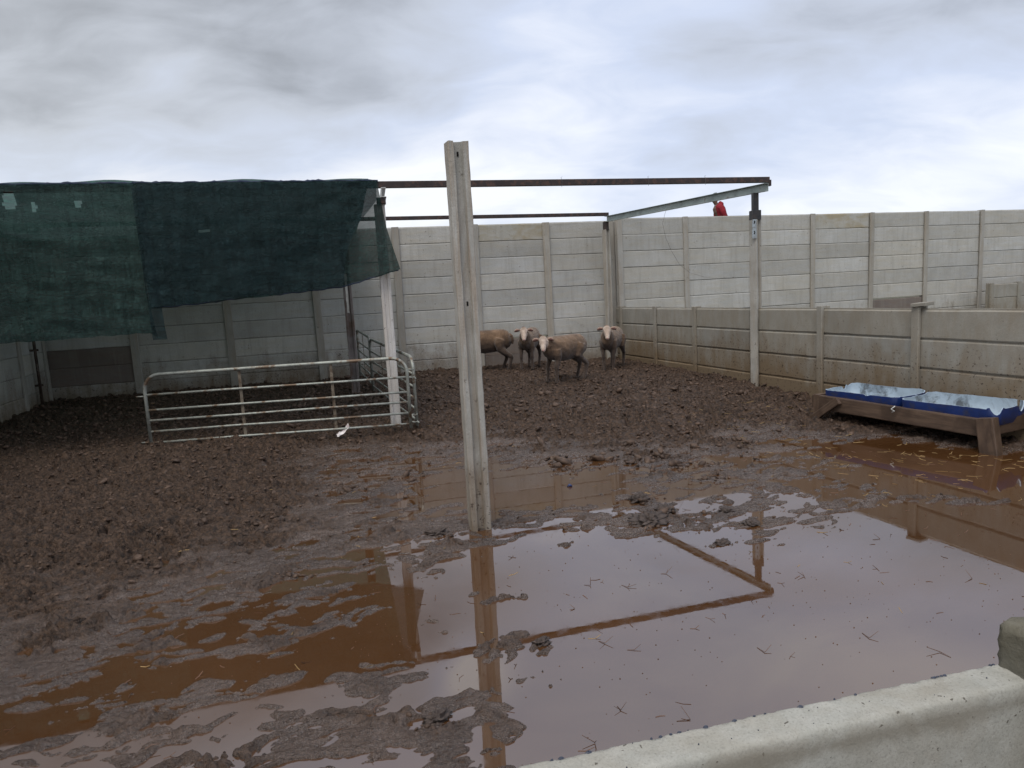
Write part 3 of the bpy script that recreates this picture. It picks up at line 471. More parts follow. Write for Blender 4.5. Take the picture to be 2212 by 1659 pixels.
# the slots of this post face the viewer and the back wall, turned a little to the left
cz = tall_post('slotted grey concrete post standing alone at the edge of the big puddle in mid picture', -.27, 4.56, -.08, 2.535, radians(-90+17), .112, .135, .052, .034, M_CPOST,
               holes=((.112/2-.036, 0, 2.46, 'x'), (.112/2-.036, .004, 1.52, 'x')))
PR = tall_post('tall grey post in the low wall line under the frame front right corner', 3.40, 9.56, -.05, 2.375, rot_of(180-17.64)+radians(90)-radians(68), .11, .13, .05, .03, M_POST)
tall_post('tall grey concrete post in the back corner under the rear end of the galvanised rafter', 1.93, 13.36, .1, 2.665, radians(-62), .10, .12, .05, .028, M_POST)
PM = tall_post('whitish tall concrete post behind the gate, at the right end of the green net', -1.40, 8.13, -.02, 2.655, radians(-90+12), .10, .12, .045, .012, M_WHITE)
tall_post('brown stained tall post with white paint flakes, its top hidden by the net', -2.33, 10.28, .05, 2.72, radians(-90+10), .11, .12, .05, .02, simple('stained_post', (.19, .165, .155), .8, 0, .3, .3, 3, (.10, .06, .04), .8, .4, .004, 2.2, .45, .6))
fl = MB(); fl.prism([(-.016, -.003), (.016, -.003), (.014, .003), (-.014, .003)], 1.42, 1.98, n=9, jit=.004, seed=2)
PBK = [o_ for o_ in COL.objects if o_.name.startswith('concrete_post')][-1]
o = fl.build('paint_flake', simple('flaking_white_paint', (.66, .63, .58), .7), PBK); o.rotation_euler = (0, 0, radians(90)); o.location = (.060, -.012, 0)
# zinc strap with two dark slots on the corner post
PL = empty('strap_plate', 'zinc plate with two dark slots bolted near the top of the right corner post', 'bracket', (3.40, 9.56, 0), 0)
m = MB(); m.box((-.043, -.085, 2.25), (.058, .008, .25), 0, .002); m.build('plate', M_PLATE, PL)
for z in (2.335, 2.20):
    m = MB(); m.tube([(-.048, -.087, z-.016), (-.040, -.087-.004, z-.004), (-.038, -.087-.004, z+.010), (-.046, -.087-.003, z+.022)], .007, 6); m.build('slot', M_HOLE, PL)

# ---------------------------------------------------------------- steel frame
FR = empty('shelter_frame', 'open steel roof frame of dark purlins and galvanised rafters over the back of the pen', 'frame', (0, 0, 0))
A = Vector((3.53, 9.42, 2.872)); az = radians(74.8); U = Vector((sin(az), cos(az), 0)); V = Vector((-U.y, U.x, 0))
def bar(p0, p1, wy, hz_, mat, name, sag=0, n=6):
    p0 = Vector(p0); p1 = Vector(p1); d = (p1-p0); L = d.length; m = MB(); rz = math.atan2(d.y, d.x); el = math.asin(max(-1, min(1, d.z/L))); e_ = []
    pts = [(L*i/n, -sag*4*(i/n)*(1-i/n)) for i in range(n+1)]; vs = []
    prof = [(-wy/2, -hz_/2), (wy/2, -hz_/2), (wy/2, hz_/2), (-wy/2, hz_/2)]
    b = .004; prof = [(-wy/2+b, -hz_/2), (wy/2-b, -hz_/2), (wy/2, -hz_/2+b), (wy/2, hz_/2-b), (wy/2-b, hz_/2), (-wy/2+b, hz_/2), (-wy/2, hz_/2-b), (-wy/2, -hz_/2+b)]; k = 8
    for (x, dz) in pts:
        for (y, z) in prof: vs.append((x, y, z+dz))
    m.add(vs, [(i*k+j, (i+1)*k+j, (i+1)*k+(j+1) % k, i*k+(j+1) % k) for i in range(n) for j in range(k)]+[tuple(range(k)), tuple(range(n*k, n*k+k))[::-1]])
    o = m.build(name, mat, FR); o.location = p0; o.rotation_euler = (0, -el, rz); return o
def channel(p0, p1, h, fl_, mat, name, flip=1):
    p0 = Vector(p0); p1 = Vector(p1); d = p1-p0; L = d.length; t_ = .006; rz = math.atan2(d.y, d.x); el = math.asin(max(-1, min(1, d.z/L))); f = fl_*flip
    poly = [(0, -h/2), (f, -h/2), (f, -h/2+t_), (t_*flip, -h/2+t_), (t_*flip, h/2-t_), (f, h/2-t_), (f, h/2), (0, h/2)]
    k = 8; vs = [(x, y, z) for x in (0, L) for (y, z) in poly]; m = MB(); m.add(vs, [(j, k+j, k+(j+1) % k, (j+1) % k) for j in range(k)]+[(0, 1, 2, 3), (0, 3, 4, 7), (7, 4, 5, 6), (k+3, k+2, k+1, k+0), (k+7, k+4, k+3, k+0), (k+6, k+5, k+4, k+7)])
    o = m.build(name, mat, FR); o.location = p0; o.rotation_euler = (0, -el, rz); return o
B0 = A-U*11.2
bar(A, B0, .06, .072, M_STEEL, 'front_purlin', sag=.004, n=12)
RA = Vector((1.93, 13.32, 2.945)); azr = radians(72.2); UR = Vector((sin(azr), cos(azr), 0)); RB = RA-UR*10.2
bar(RA+UR*.05, RB, .06, .062, M_STEEL, 'rear_purlin', n=8)
bar(A+Vector((0, 0, -.003)), A+Vector((.0, .0, -.08)), .06, .06, M_STEEL, 'corner_cleat', n=1)
r0 = A+Vector((-.015, -.04, -.098)); r1 = RA+Vector((.03, .05, -.085))
channel(r0, r1, .105, .055, M_RAFT, 'rafter', flip=1)
PMt = A-U*5.07+Vector((0, 0, -.092)); RM = RA-UR*4.25+Vector((0, 0, -.085)); d_ = (RM-PMt).normalized()
channel(PMt-d_*.06, RM, .105, .055, simple('white_painted_channel', (.62, .62, .60), .5, 0, .4, .1, 6), 'rafter', flip=-1).name = 'rafter'
PLf = A-U*10.3+Vector((0, 0, -.092)); RL = RA-UR*9.2+Vector((0, 0, -.085)); channel(PLf, RL, .105, .055, M_RAFT, 'rafter')
# stub posts
m = MB(); m.box((3.40, 9.56, 2.60), (.074, .074, .26), .1, .004); m.build('stub_post', M_BLACK, FR)
m = MB(); m.box((3.40, 9.56, 2.435), (.118, .118, .128), .12, .004); m.build('sleeve', M_BLACK, FR)
m = MB(); m.box((1.93, 13.36, 2.735), (.095, .095, .16), .1, .004); m.build('sleeve', M_STEEL, FR)
m = MB(); m.box((-1.37, 8.10, 2.69), (.10, .10, .07), .1, .004); m.build('sleeve', M_STEEL, FR)
for s in (.95, 1.75, 2.9, 4.25, 5.35):     # twists of tying wire left on the purlin
    c0 = A-U*s; m = MB(); m.tube([c0+Vector((0, -.034, -.06)), c0+Vector((.006, -.036, .0)), c0+Vector((-.004, -.034, .055)), c0+Vector((.012, -.02, .062))], .0022, 4); m.build('wire_tie', M_WIRE, FR)
w_ = MB(); w_.tube([(2.62, 11.02, 2.83), (2.52, 10.98, 2.70), (2.46, 10.95, 2.52), (2.50, 10.94, 2.30), (2.58, 10.94, 2.10), (2.70, 10.93, 1.88), (2.86, 10.92, 1.74), (3.08, 10.9, 1.66), (3.18, 10.9, 1.655)], .0022, 5)
w_.build('loose_wire', M_WIRE, None, label='thin loose wire hanging in a curve from the galvanised rafter', cat='wire')

# ---------------------------------------------------------------- green shade net
def net_mat(name, alpha, col, tlf=.35):
    M = Mat(name); v = M.coord('Object', (1, 1, 1))
    tr = M.n('ShaderNodeBsdfTransparent'); tl = M.n('ShaderNodeBsdfTranslucent'); m1 = M.n('ShaderNodeMixShader'); m2 = M.n('ShaderNodeMixShader')
    st = M.noise(M.coord('Object', (2.0, 2.0, 9.0)), 3.0, 6, .7, .8); bl = M.noise(v, 1.4, 4, .6, .5); st2 = M.noise(M.coord('Object', (11., 11., 1.2)), 2.0, 5, .65, .8)
    c = M.mix(M.ramp(st, [(.35, 0.0), (.68, 1.0)]), tuple(x*.6 for x in col), tuple(x*1.5 for x in col))
    c = M.mix(M.ramp(st2, [(.42, 0.0), (.60, .6)]), c, tuple(x*.45 for x in col))
    M.set(Base_Color=c, Roughness=.7); M.b.inputs['Specular IOR Level'].default_value = .25
    M.l(c, tl.inputs[0]); m1.inputs[0].default_value = tlf; M.l(M.b.outputs[0], m1.inputs[1]); M.l(tl.outputs[0], m1.inputs[2])
    a = M.math('ADD', M.math('MULTIPLY', bl, .10), alpha-.05, True); a = M.math('ADD', a, M.math('MULTIPLY', M.math('SUBTRACT', st, .5), .16), True)
    M.l(a, m2.inputs[0]); M.l(tr.outputs[0], m2.inputs[1]); M.l(m1.outputs[0], m2.inputs[2]); M.l(m2.outputs[0], M.out.inputs[0])
    M.bump(M.math('ADD', M.noise(M.coord('Object', (5, 5, 2)), 3, 5, .6, 1.5), M.math('MULTIPLY', M.noise(v, 60, 3), .3)), 1.0, .045)
    return M.m
NET1 = net_mat('green_shade_net', .87, (.029, .062, .055)); NET2 = net_mat('green_shade_net_double', .76, (.018, .042, .046))
ROOFNET = net_mat('dark_green_roof_net', .94, (.05, .12, .10), .6); ROLL = simple('rolled_navy_net', (.012, .020, .045), .7, 0, .3, .5, 14)
def sval(x, y): return (Vector((x, y, 0))-Vector((A.x, A.y, 0))).dot(U)     # distance along the purlin from the right corner (negative)
def net_sheet(name, mat, left, right, top, bottom, nx, nz, parent=None, seed=0, off=0, holes=(), amp=1.0, conv=None, **kw):
    """left/right: s as functions of t (0 top .. 1 bottom); bottom: z as function of s"""
    vs = []; fs = []
    rs = np.linspace(0, 1, nx+1); ts = np.linspace(0, 1, nz+1)
    for t_ in ts:
        for r in rs:
            s = left(t_)*(1-r)+right(t_)*r; zb = bottom(s); z = top*(1-t_)+zb*t_
            d_ = off+amp*t_**.7*(.045*float(perlin(s/.55+.4*t_, t_*.7, seed+1))+.022*float(perlin(s/.16+1.2*t_, t_*1.3, seed+2)))+amp*.012*float(perlin(s/.4+z*1.7, z/.13, seed+3))
            if conv:
                dx, dz = s-conv[0], z-conv[1]; rad = math.hypot(dx, dz)+.05; an = math.atan2(dz, dx); d_ += .030*math.exp(-rad/1.0)*float(perlin(an*7, rad*.6, seed+9))*min(1, rad*3)
            P_ = A+U*s+V*(-.085)-V*d_; vs.append((P_.x, P_.y, z))
    k = nx+1
    for j in range(nz):
        for i in range(nx):
            cx = sum(vs[q][0] for q in (j*k+i, j*k+i+1, (j+1)*k+i))/3; cs = left(ts[j])*(1-rs[i])+right(ts[j])*rs[i]; czz = vs[j*k+i][2]
            if any(((cs-h[0])/h[2])**2+((czz-h[1])/h[3])**2 < 1+.35*float(perlin(cs*40, czz*40, 3)) for h in holes): continue
            fs.append((j*k+i, j*k+i+1, (j+1)*k+i+1, (j+1)*k+i))
    m = MB(); m.add(vs, fs); return m.build(name, mat, parent, True, **kw)
def interp(pts): xs = [p_[0] for p_ in pts]; zs = [p_[1] for p_ in pts]; return lambda s: float(np.interp(s, xs, zs))
sL = lambda x: None
b1 = interp([(-11, 1.37), (-9.08, 1.348), (-8.67, 1.351), (-8.24, 1.36), (-7.8, 1.364), (-7.59, 1.365), (-7.50, 1.30), (-7.44, 1.27)])
def jag(f, a, k, sd): return lambda s: f(s)+a*float(perlin(s*k, .5, sd))
zt = 2.90
NL = net_sheet('shade_net', NET1, lambda t_: -10.9, lambda t_: -7.56+.02*t_+.03*math.sin(t_*7), zt, jag(b1, .012, 9, 3), 190, 46, seed=3, off=.0, amp=1.7,
     holes=[(-8.72, 2.76, .06, .095), (-8.51, 2.70, .030, .045), (-8.11, 2.715, .030, .040)],
     label='left green shade net hanging lowest from the beam, small torn holes near its top', cat='shade net')
strip = net_sheet('loose_flap', NET2, lambda t_: -7.60+.03*t_, lambda t_: -7.50+.07*t_, zt-.05, lambda s: 1.29, 4, 40, NL, seed=8, off=.03)
b2 = interp([(-7.62, 1.62), (-7.40, 1.625), (-7.05, 1.64), (-6.67, 1.675), (-6.32, 1.69), (-5.8, 1.725), (-5.56, 1.745), (-5.28, 1.82), (-4.95, 1.905), (-4.8, 1.95)])
NR = net_sheet('shade_net', NET1, lambda t_: -7.58+.02*math.sin(t_*9), lambda t_: float(np.interp(t_, [0, .12, .5, .8, 1], [-5.12, -5.10, -5.05, -4.98, -4.93])), zt, jag(b2, .008, 6, 5), 150, 44, seed=13, off=.0, conv=(-5.12, 2.9),
     holes=[(-6.98, 2.425, .085, .012)], label='right green shade net hanging shorter, its lower right corner pulled to a point', cat='shade net')
fold = net_sheet('folded_layer', NET2, lambda t_: -7.55, lambda t_: float(np.interp(t_, [0, .18, .42, .66, 1], [-5.13, -5.14, -5.38, -5.51, -5.58])), zt-.02, lambda s: b2(min(s, -5.6))+.012, 120, 40, NR, seed=17, off=.05, conv=(-5.12, 2.9))
hem = MB(); pts_ = []
for i in range(40):
    s = -7.5+2.55*i/39; P_ = A+U*s-V*.095; pts_.append((P_.x, P_.y, b2(s)+.004+.006*sin(i*1.9)))
hem.tube(pts_, .006, 5); hem.build('hem', ROLL, NR, True)
for (n_, a_, b_, par) in (('rolled_edge', -10.9, -7.6, NL), ('rolled_edge', -7.6, -5.1, NR)):
    m = MB(); P_ = []; R_ = []
    for i in range(90):
        s = a_+(b_-a_)*i/89; q = A+U*s; P_.append((q.x-V.x*.012, q.y-V.y*.012, 2.905+.004*sin(i*.7)+.006*random.random())); R_.append((.040+.006*random.random(), .016+.012*random.random()**3))
    m.tube(P_, R_, 8); m.build(n_, ROLL, par, True)
# roof net lying over the purlins
vs = []; fs = []; nx, ny = 60, 40
for j in range(ny+1):
    for i in range(nx+1):
        r, t_ = i/nx, j/ny; p0 = A+U*(-10.9+(5.70)*r); p1 = RA+V*2.3+UR*(-9.9+5.35*r)+Vector((0, 0, -.03)); q = p0.lerp(p1, t_); sag = .20*sin(pi*t_)*(.6+.4*abs(sin(r*pi*2.1)))
        vs.append((q.x, q.y, 2.93-sag+.03*float(perlin(r*9, t_*7, 44))))
for j in range(ny):
    for i in range(nx): k = nx+1; fs.append((j*k+i, j*k+i+1, (j+1)*k+i+1, (j+1)*k+i))
m = MB(); m.add(vs, fs); m.build('roof_net', ROOFNET, None, True, label='dark net stretched flat over the frame as a roof, behind the hanging nets', cat='shade net')

# ---------------------------------------------------------------- gates
def gate(label, p0, p1, z0, z1, hgt, rails, ups=(), rc=.16, r=.019, group='tubular livestock gates', mat=None, eyes=True):
    p0 = Vector(p0); p1 = Vector(p1); L = (p1-p0).length; G = empty('livestock_gate', label, 'gate', (p0.x, p0.y, z0), math.atan2(p1.y-p0.y, p1.x-p0.x), group)
    sl_ = (z1-z0)/L; f = lambda x, z: (x, 0, z+sl_*x)
    m = MB(); P_ = [f(0, -.03), f(0, hgt-rc)]
    for i in range(1, 7): a = pi*i/12; P_.append(f(rc-rc*cos(a), hgt-rc+rc*sin(a)))
    P_.append(f(L/2, hgt))
    for i in range(6, 0, -1): a = pi*i/12; P_.append(f(L-rc+rc*cos(a), hgt-rc+rc*sin(a)))
    P_ += [f(L, hgt-rc), f(L, -.03)]
    m.tube(P_, r, 10); m.build('frame_tube', mat or M_GALV, G, True)
    for z in rails: m = MB(); m.tube([f(.005, z), f(L*.33, z+random.uniform(-.006, .006)), f(L*.66, z+random.uniform(-.006, .006)), f(L-.005, z)], .0125, 8); m.build('rail', mat or M_GALV, G, True)
    for x in ups: m = MB(); m.box((x, .012, (hgt-.02)/2+.0+sl_*x), (.032, .006, hgt-.02), 0, .001); m.build('upright', M_UPR, G)
    if eyes:
        for (x, z, s) in ((0, hgt*.70, -1), (0, .03, -1)):
            m = MB(); m.tube([f(x+s*.01, z), f(x+s*.10, z)], .008, 6); m.build('hinge_pin', mat or M_GALV, G, True)
    return G
g1a, g1b = (-4.02, 7.56), (-1.17, 7.76)
z1a = gz(*g1a); z1b = gz(*g1b)
G1 = gate('long galvanised six-bar gate with rounded top corners standing across the front of the net', g1a, g1b, .13, .15, .775, (.02, .145, .27, .385, .555), (1.02, 2.02), rc=.17)
gate('galvanised gate running back from the right end of the long gate behind the whitish post', (-1.11, 7.84), (-2.11, 10.50), .155, .25, .76, (.04, .17, .29, .42, .57), (.9, 1.9), rc=.15)
gate('short grey gate farthest back, ending at the back wall', (-2.13, 10.56), (-2.62, 12.0), .27, .33, .76, (.04, .17, .29, .42, .57), (.7,), rc=.06)
HK = empty('gate_hooks', 'steel rings coupling the two gates at the right end of the long gate', 'gate hardware', (-1.14, 7.80, 0), 0)
for z in (.79, .70, .27, .19):
    m = MB(); R_ = .045; m.tube([(cos(a)*R_, sin(a)*R_, z+.004*sin(2*a)) for a in np.linspace(0, 2*pi, 13)], .006, 5, caps=False); m.build('ring', M_GALV, HK, True)
# rusty hinge pole standing off the side wall near the left back corner
M_RUST = simple('rusted_steel', (.060, .040, .030), .7, .1, .3, .4, 9, (.20, .17, .14), .5)
RG = empty('hinge_pole', 'rusty steel pole with strap hinges beside the side wall in the left back corner', 'pole', (-7.36, 10.80, 0), 0)
m = MB(); m.tube([(0, 0, .2), (0, 0, 1.95)], .022, 8); m.build('pole', M_RUST, RG, True)
for z in (.55, 1.1, 1.6): m = MB(); m.box((-.04, .0, z), (.16, .02, .035), .5, .003); m.build('strap_hinge', M_RUST, RG)

# ---------------------------------------------------------------- feeding trough
TR = empty('trough_stand', 'low wet brown timber stand on splayed legs holding the two blue troughs', 'trough stand', (3.295, 7.41, 0), math.atan2(5.86-7.41, 4.03-3.295))
TL = math.hypot(4.03-3.295, 5.86-7.41)+.02; TW = .56     # local x runs towards the viewer along the front beam; y>0 is towards the low wall
def beam(c_, d, rot=(0, 0, 0), name='beam', par=TR):
    m = MB(); n = 8; me = MB(); L, w2, h2 = d; vs = []; fs = []; rr = random.Random(int(c_[0]*100)+int(c_[2]*77))
    pr = [(-1, -1), (1, -1), (1, 1), (-1, 1)]; b = .12; pf = []
    for i in range(4): a, b_ = Vector(pr[i]), Vector(pr[(i+1) % 4]); pf += [a.lerp(b_, .06), a.lerp(b_, .94)]
    k = 8
    for i in range(n+1):
        for q in pf: vs.append((-L/2+L*i/n, q.x*w2/2+rr.uniform(-.001, .001), q.y*h2/2+rr.uniform(-.001, .001)))
    fs = [(i*k+j, (i+1)*k+j, (i+1)*k+(j+1) % k, i*k+(j+1) % k) for i in range(n) for j in range(k)]+[tuple(range(k)), tuple(range(n*k, n*k+k))[::-1]]
    me.add(vs, fs); o = me.build(name, M_WOOD, par); o.location = c_; o.rotation_euler = rot; return o
zb = .225
beam((TL/2, .0, zb-.008), (TL, .05, .150), (0, .017, 0), 'side_beam')
beam((TL/2, TW+.02, zb-.03), (TL, .05, .130), (0, .017, 0), 'side_beam')
beam((TL+.03, TW/2, zb-.015), (TW+.05, .05, .14), (0, 0, pi/2), 'end_beam'); beam((.0-.028, TW/2, zb+.01), (TW+.05, .05, .14), (0, 0, pi/2), 'end_beam')
for i in range(5): beam((.2+.37*i, TW/2, zb-.045), (TW-.06, .09, .02), (0, 0, pi/2), 'slat')
for (x, y, sx) in ((TL-.02, -.05, 1), (TL-.02, TW+.05, 1), (.0, TW+.05, -1)):
    o = beam((x+sx*.085, y, .135), (.34, .085, .15), (0, -radians(90+sx*9), 0), 'leg')
o = beam((.0, -.012, .18), (.26, .03, .07), (0, radians(-88), 0), 'leg')
o = beam((.13, -.055, .155), (.44, .045, .075), (0, radians(-36), 0), 'brace')
def tub(label, cx, cy, L, W, H, z, seed, notches=()):
    T = empty('feed_trough', label, 'trough', (0, 0, 0), 0, 'blue plastic troughs on the timber stand'); T.matrix_world = TR.matrix_basis @ Matrix.Translation((cx, cy, z)) @ Matrix.Rotation(radians(2), 4, 'Z')
    n = 72; rc = .085
    def ring(L_, W_, rr_):
        P_ = []
        for k in range(4):
            sx, sy = [(1, 1), (-1, 1), (-1, -1), (1, -1)][k]; ox, oy = sx*(L_/2-rr_), sy*(W_/2-rr_)
            for i in range(n//4): a = pi/2*k+pi/2*i/(n//4-1); P_.append((ox+rr_*cos(a), oy+rr_*sin(a)))
        # refine straight runs
        out = []
        for i in range(len(P_)):
            a, b = Vector(P_[i]), Vector(P_[(i+1) % len(P_)]); st_ = max(1, int((b-a).length/.025))
            out += [tuple(a.lerp(b, j/st_)) for j in range(st_)]
        return out
    base = ring(L, W, rc); K = len(base)
    def edge(i, p_):
        h = H+(.007 if p_[1] > -W/2+.05 else .0015)*float(perlin(i*.17, .3, seed))+.002*float(perlin(i*.8, .9, seed+1))
        for (nx_, ny_, dd, w2) in notches:
            d_ = math.hypot(p_[0]-nx_, p_[1]-ny_)
            if d_ < w2: h -= dd*(1-(d_/w2)**2)
            elif d_ < w2*1.35: h += .012
        h += .022*max(0, min(1, (p_[1]-W/2+.10)/.08))
        return h
    def shell(inset, zf, flipn):
        vs = []; levels = [(1.0-.10, 0.0), (1.0-.03, .022), (1.0-.008, .09), (1.0, .6), (1.004, .97), (1.0, 1.0)]
        for (sc, t_) in levels:
            for i, p_ in enumerate(base):
                r_ = math.hypot(*p_); s_ = sc*(1-inset/r_); h = edge(i, p_)
                vs.append((p_[0]*s_, p_[1]*s_, zf+(h-zf)*t_ if t_ > .03 else zf+t_*.3))
        fs = [(j*K+i, j*K+(i+1) % K, (j+1)*K+(i+1) % K, (j+1)*K+i) for j in range(len(levels)-1) for i in range(K)]; fs.append(tuple(range(K))[::-1])
        return vs, [f_[::-1] for f_ in fs] if flipn else fs
    vo, fo = shell(0, 0, False); vi, fi = shell(.010, .008, True)
    m = MB(); m.add(vo, fo); m.build('shell', M_BLUE, T, True)
    m = MB(); m.add(vi, fi); m.build('lining', M_INNER, T, True)
    m = MB(); k0 = len(vo)-K; m.add(vo[k0:]+vi[k0:], [(i, (i+1) % K, K+(i+1) % K, K+i) for i in range(K)]); m.build('rim', simple('cut_pale_rim', (.34, .42, .52), .5), T)
    return T
tub('blue plastic trough with white lining on the far left half of the timber stand', .46, TW/2+.0, .85, .50, .155, .210, 3, ((-.40, .10, .05, .045), (.10, -.25, .02, .02)))
tub('blue plastic trough with grey stained lining on the near right half of the timber stand', 1.36, TW/2-.01, .87, .51, .155, .208, 8, ((.40, -.20, .07, .05), (.43, .14, .06, .05)))
tw = MB(); tw.tube([(.93, -.04, .30), (.90, -.055, .27), (.94, -.06, .255), (.91, -.055, .24)], .005, 5); o = tw.build('tied_string', simple('frayed_string', (.6, .6, .58), .8), TR, True)
# ================================================================ animals
def loft(m, secs, n=14):
    """closed tube through elliptical sections (centre, half width, half height) with round ends"""
    m.tube([s[0] for s in secs], [(s[1], s[2]) for s in secs], n)
def fuse(m, voxel, smooth_it=4, name='body'):
    me = m.mesh('raw'); o = bpy.data.objects.new('raw', me); COL.objects.link(o)
    md = o.modifiers.new('r', 'REMESH'); md.mode = 'VOXEL'; md.voxel_size = voxel; md.use_smooth_shade = True
    sm = o.modifiers.new('s', 'SMOOTH'); sm.factor = .5; sm.iterations = smooth_it
    dg = bpy.context.evaluated_depsgraph_get(); out = bpy.data.meshes.new_from_object(o.evaluated_get(dg)); out.name = name
    bpy.data.objects.remove(o); bpy.data.meshes.remove(me); out.shade_smooth(); return out
M = Mat('shorn_muddy_fleece'); v = M.coord('Object', (1, 1, 1), 3.0); fa = M.attr('face').outputs['Fac']; mu_ = M.attr('mud').outputs['Fac']
nb_ = M.noise(v, 5.5, 5, .65, .8); nf = M.noise(v, 70, 4, .7, .3)
c = M.mix(M.ramp(nb_, [(.32, 0.0), (.66, 1.0)]), (.085, .050, .029), (.245, .152, .090))
c = M.mix(M.ramp(M.noise(v, 3.1, 4, .6, .6), [(.50, 0.0), (.66, .5)]), c, (.29, .205, .135))
c = M.mix(mu_, c, (.058, .040, .031))
c = M.mix(M.ramp(nf, [(.35, .35), (.6, 0.0)]), c, (.07, .045, .03))
fcol = M.mix(M.ramp(M.noise(v, 16, 4, .6, .4), [(.35, 0.0), (.68, 1.0)]), (.40, .30, .235), (.58, .47, .39))
c = M.mix(fa, c, fcol); M.set(Base_Color=c, Roughness=.85); M.b.inputs['Specular IOR Level'].default_value = .2
M.b.inputs['Sheen Weight'].default_value = .25; M.bump(M.math('ADD', nf, M.noise(v, 26, 5, .7, .6)), .8, .012); M_WOOL = M.m
M_EAR = simple('pale_sheep_ear', (.30, .215, .165), .8, 0, .2, .25, 20); M_EARIN = simple('pinkish_brown_inner_ear', (.13, .065, .055), .8, 0, .2, .2, 20); M_EYE = simple('dark_amber_eye', (.012, .009, .007), .15, 0, .6)
M_NOSE = simple('pink_grey_nose', (.36, .20, .18), .6, 0, .3, .2, 30); M_HOOF = simple('dark_muddy_hoof', (.05, .035, .028), .6)
def sheep(label, x, y, z, heading, look, legs, scale=1.0, head_h=.60, neck_side=0.0, tuck=0.0, mudlev=1.0, pitch=12, seed=0):
    """local +x is where the body points; look = world azimuth the face turns to; legs = dx,dy of the four feet (front left/right, hind left/right)"""
    R0 = rot_of(heading); T = empty('sheep', label, 'sheep', (x, y, z), R0, 'sheep standing together at the back of the pen'); T.scale = (scale,)*3
    m = MB(); w_ = 1.0
    body = [(-.452, .505, .02, .03), (-.445, .505, .07, .08), (-.415, .50, .118, .135), (-.35, .495, .150, .172), (-.25, .485, .160, .188), (-.12, .470, .166, .198), (.0, .462, .172, .203), (.12, .468, .165, .198), (.22, .482, .145, .182), (.30, .50, .118, .152), (.355, .515, .085, .115), (.385, .52, .04, .06)]
    loft(m, [(Vector((a, 0, b+.045)), c_*.88, d*.98) for (a, b, c_, d) in body], 22)
    la = radians(look-heading); fd = Vector((cos(la), -sin(la), 0)).normalized()       # face direction in local axes
    hc = Vector((.435+tuck, neck_side, head_h+.045)); bk = hc-fd*.055
    nk = [Vector((.20, 0, .565)), Vector((.30, neck_side*.4, .59)), Vector((.375+tuck*.6, neck_side*.8, (.65+head_h)/2)), bk+Vector((0, 0, .0))]
    loft(m, [(nk[0], .12, .14), (nk[1], .098, .125), (nk[2], .074, .098), (nk[3], .056, .062)], 16)
    dnv = Vector((0, 0, -1)); pt = radians(pitch+28); ax = (fd*cos(pt)+dnv*sin(pt)).normalized()
    hs = [(-.075, .018, .02), (-.06, .045, .05), (-.025, .062, .066), (.02, .066, .068), (.06, .056, .060), (.105, .043, .050), (.15, .037, .043), (.185, .034, .038), (.21, .022, .026), (.218, .008, .01)]
    loft(m, [(hc+ax*a+Vector((0, 0, .018 if a < .03 else 0)), b, c_) for (a, b, c_) in hs], 16)
    # legs
    feet = []
    for i, (fx, fy) in enumerate(legs):
        sd_ = 1 if i % 2 == 0 else -1
        if i < 2:
            f = Vector((.215+fx, sd_*.085+fy, 0)); top = Vector((.215, sd_*.085, .50)); el_ = Vector((.195, sd_*.098, .375)); kn = (f*.55+el_*.45); kn.z = .215; kn.x += .012
            loft(m, [(top, .06, .085), (el_+Vector((.005, 0, .03)), .050, .066), (el_+Vector((0, 0, -.04)), .039, .048), (kn+Vector((0, 0, .04)), .031, .033), (kn, .032, .035), (kn+Vector((0, 0, -.04)), .025, .027), (f*.9+kn*.1+Vector((0, 0, .055)), .023, .025), (f+Vector((.006, 0, .045)), .024, .025), (f+Vector((.012, 0, .012)), .025, .028), (f+Vector((.014, 0, .0)), .022, .026)], 12)
        else:
            f = Vector((-.335+fx, sd_*.09+fy, 0)); top = Vector((-.29, sd_*.085, .54)); st = Vector((-.235+fx*.55, sd_*.112, .385)); hk = f*.72+Vector((-.40+fx*.3, sd_*.1, 0))*.28; hk.z = .235; hk.x -= .045
            loft(m, [(top, .085, .12), (Vector((-.27, sd_*.105, .47)), .078, .112), (st, .058, .082), (st*.5+hk*.5, .040, .048), (hk+Vector((.006, 0, .02)), .031, .040), (hk, .030, .037), (hk*.5+f*.5+Vector((0, 0, .02)), .024, .028), (f+Vector((.004, 0, .055)), .024, .026), (f+Vector((.010, 0, .03)), .024, .026), (f+Vector((.016, 0, .0)), .022, .027)], 12)
        feet.append(f)
    m.tube([(-.43, 0, .62), (-.468, 0, .585), (-.482, 0, .515), (-.478, 0, .445)], [.028, .026, .022, .012], 10)      # tail
    me = fuse(m, .0115, 2); nv = len(me.vertices); co = np.empty(nv*3, np.float32); me.vertices.foreach_get('co', co); co = co.reshape(-1, 3)
    # soft unevenness of a shorn fleece
    dz_ = .0035*(perlin(co[:, 0]/.06+co[:, 1]/.09, co[:, 2]/.05, seed+3)); nrm = np.empty(nv*3, np.float32); me.vertices.foreach_get('normal', nrm); nrm = nrm.reshape(-1, 3)
    co = co+nrm*dz_[:, None].astype(np.float32); me.vertices.foreach_set('co', co.astype(np.float32).ravel())
    h0 = np.array(hc-ax*.055+Vector((0, 0, .0))); t_ = (co-h0)@np.array(ax); dd = np.linalg.norm(co-np.array(hc+ax*.09), axis=1)
    pr_ = np.linalg.norm(co-h0-t_[:, None]*np.array(ax)[None, :], axis=1); face = sst(-.005, .04, t_)*(1-sst(.135, .165, dd))*(1-sst(.070, .088, pr_)); mud_ = np.clip(sst(.50, .18, 0*co[:, 2]) , 0, 1)
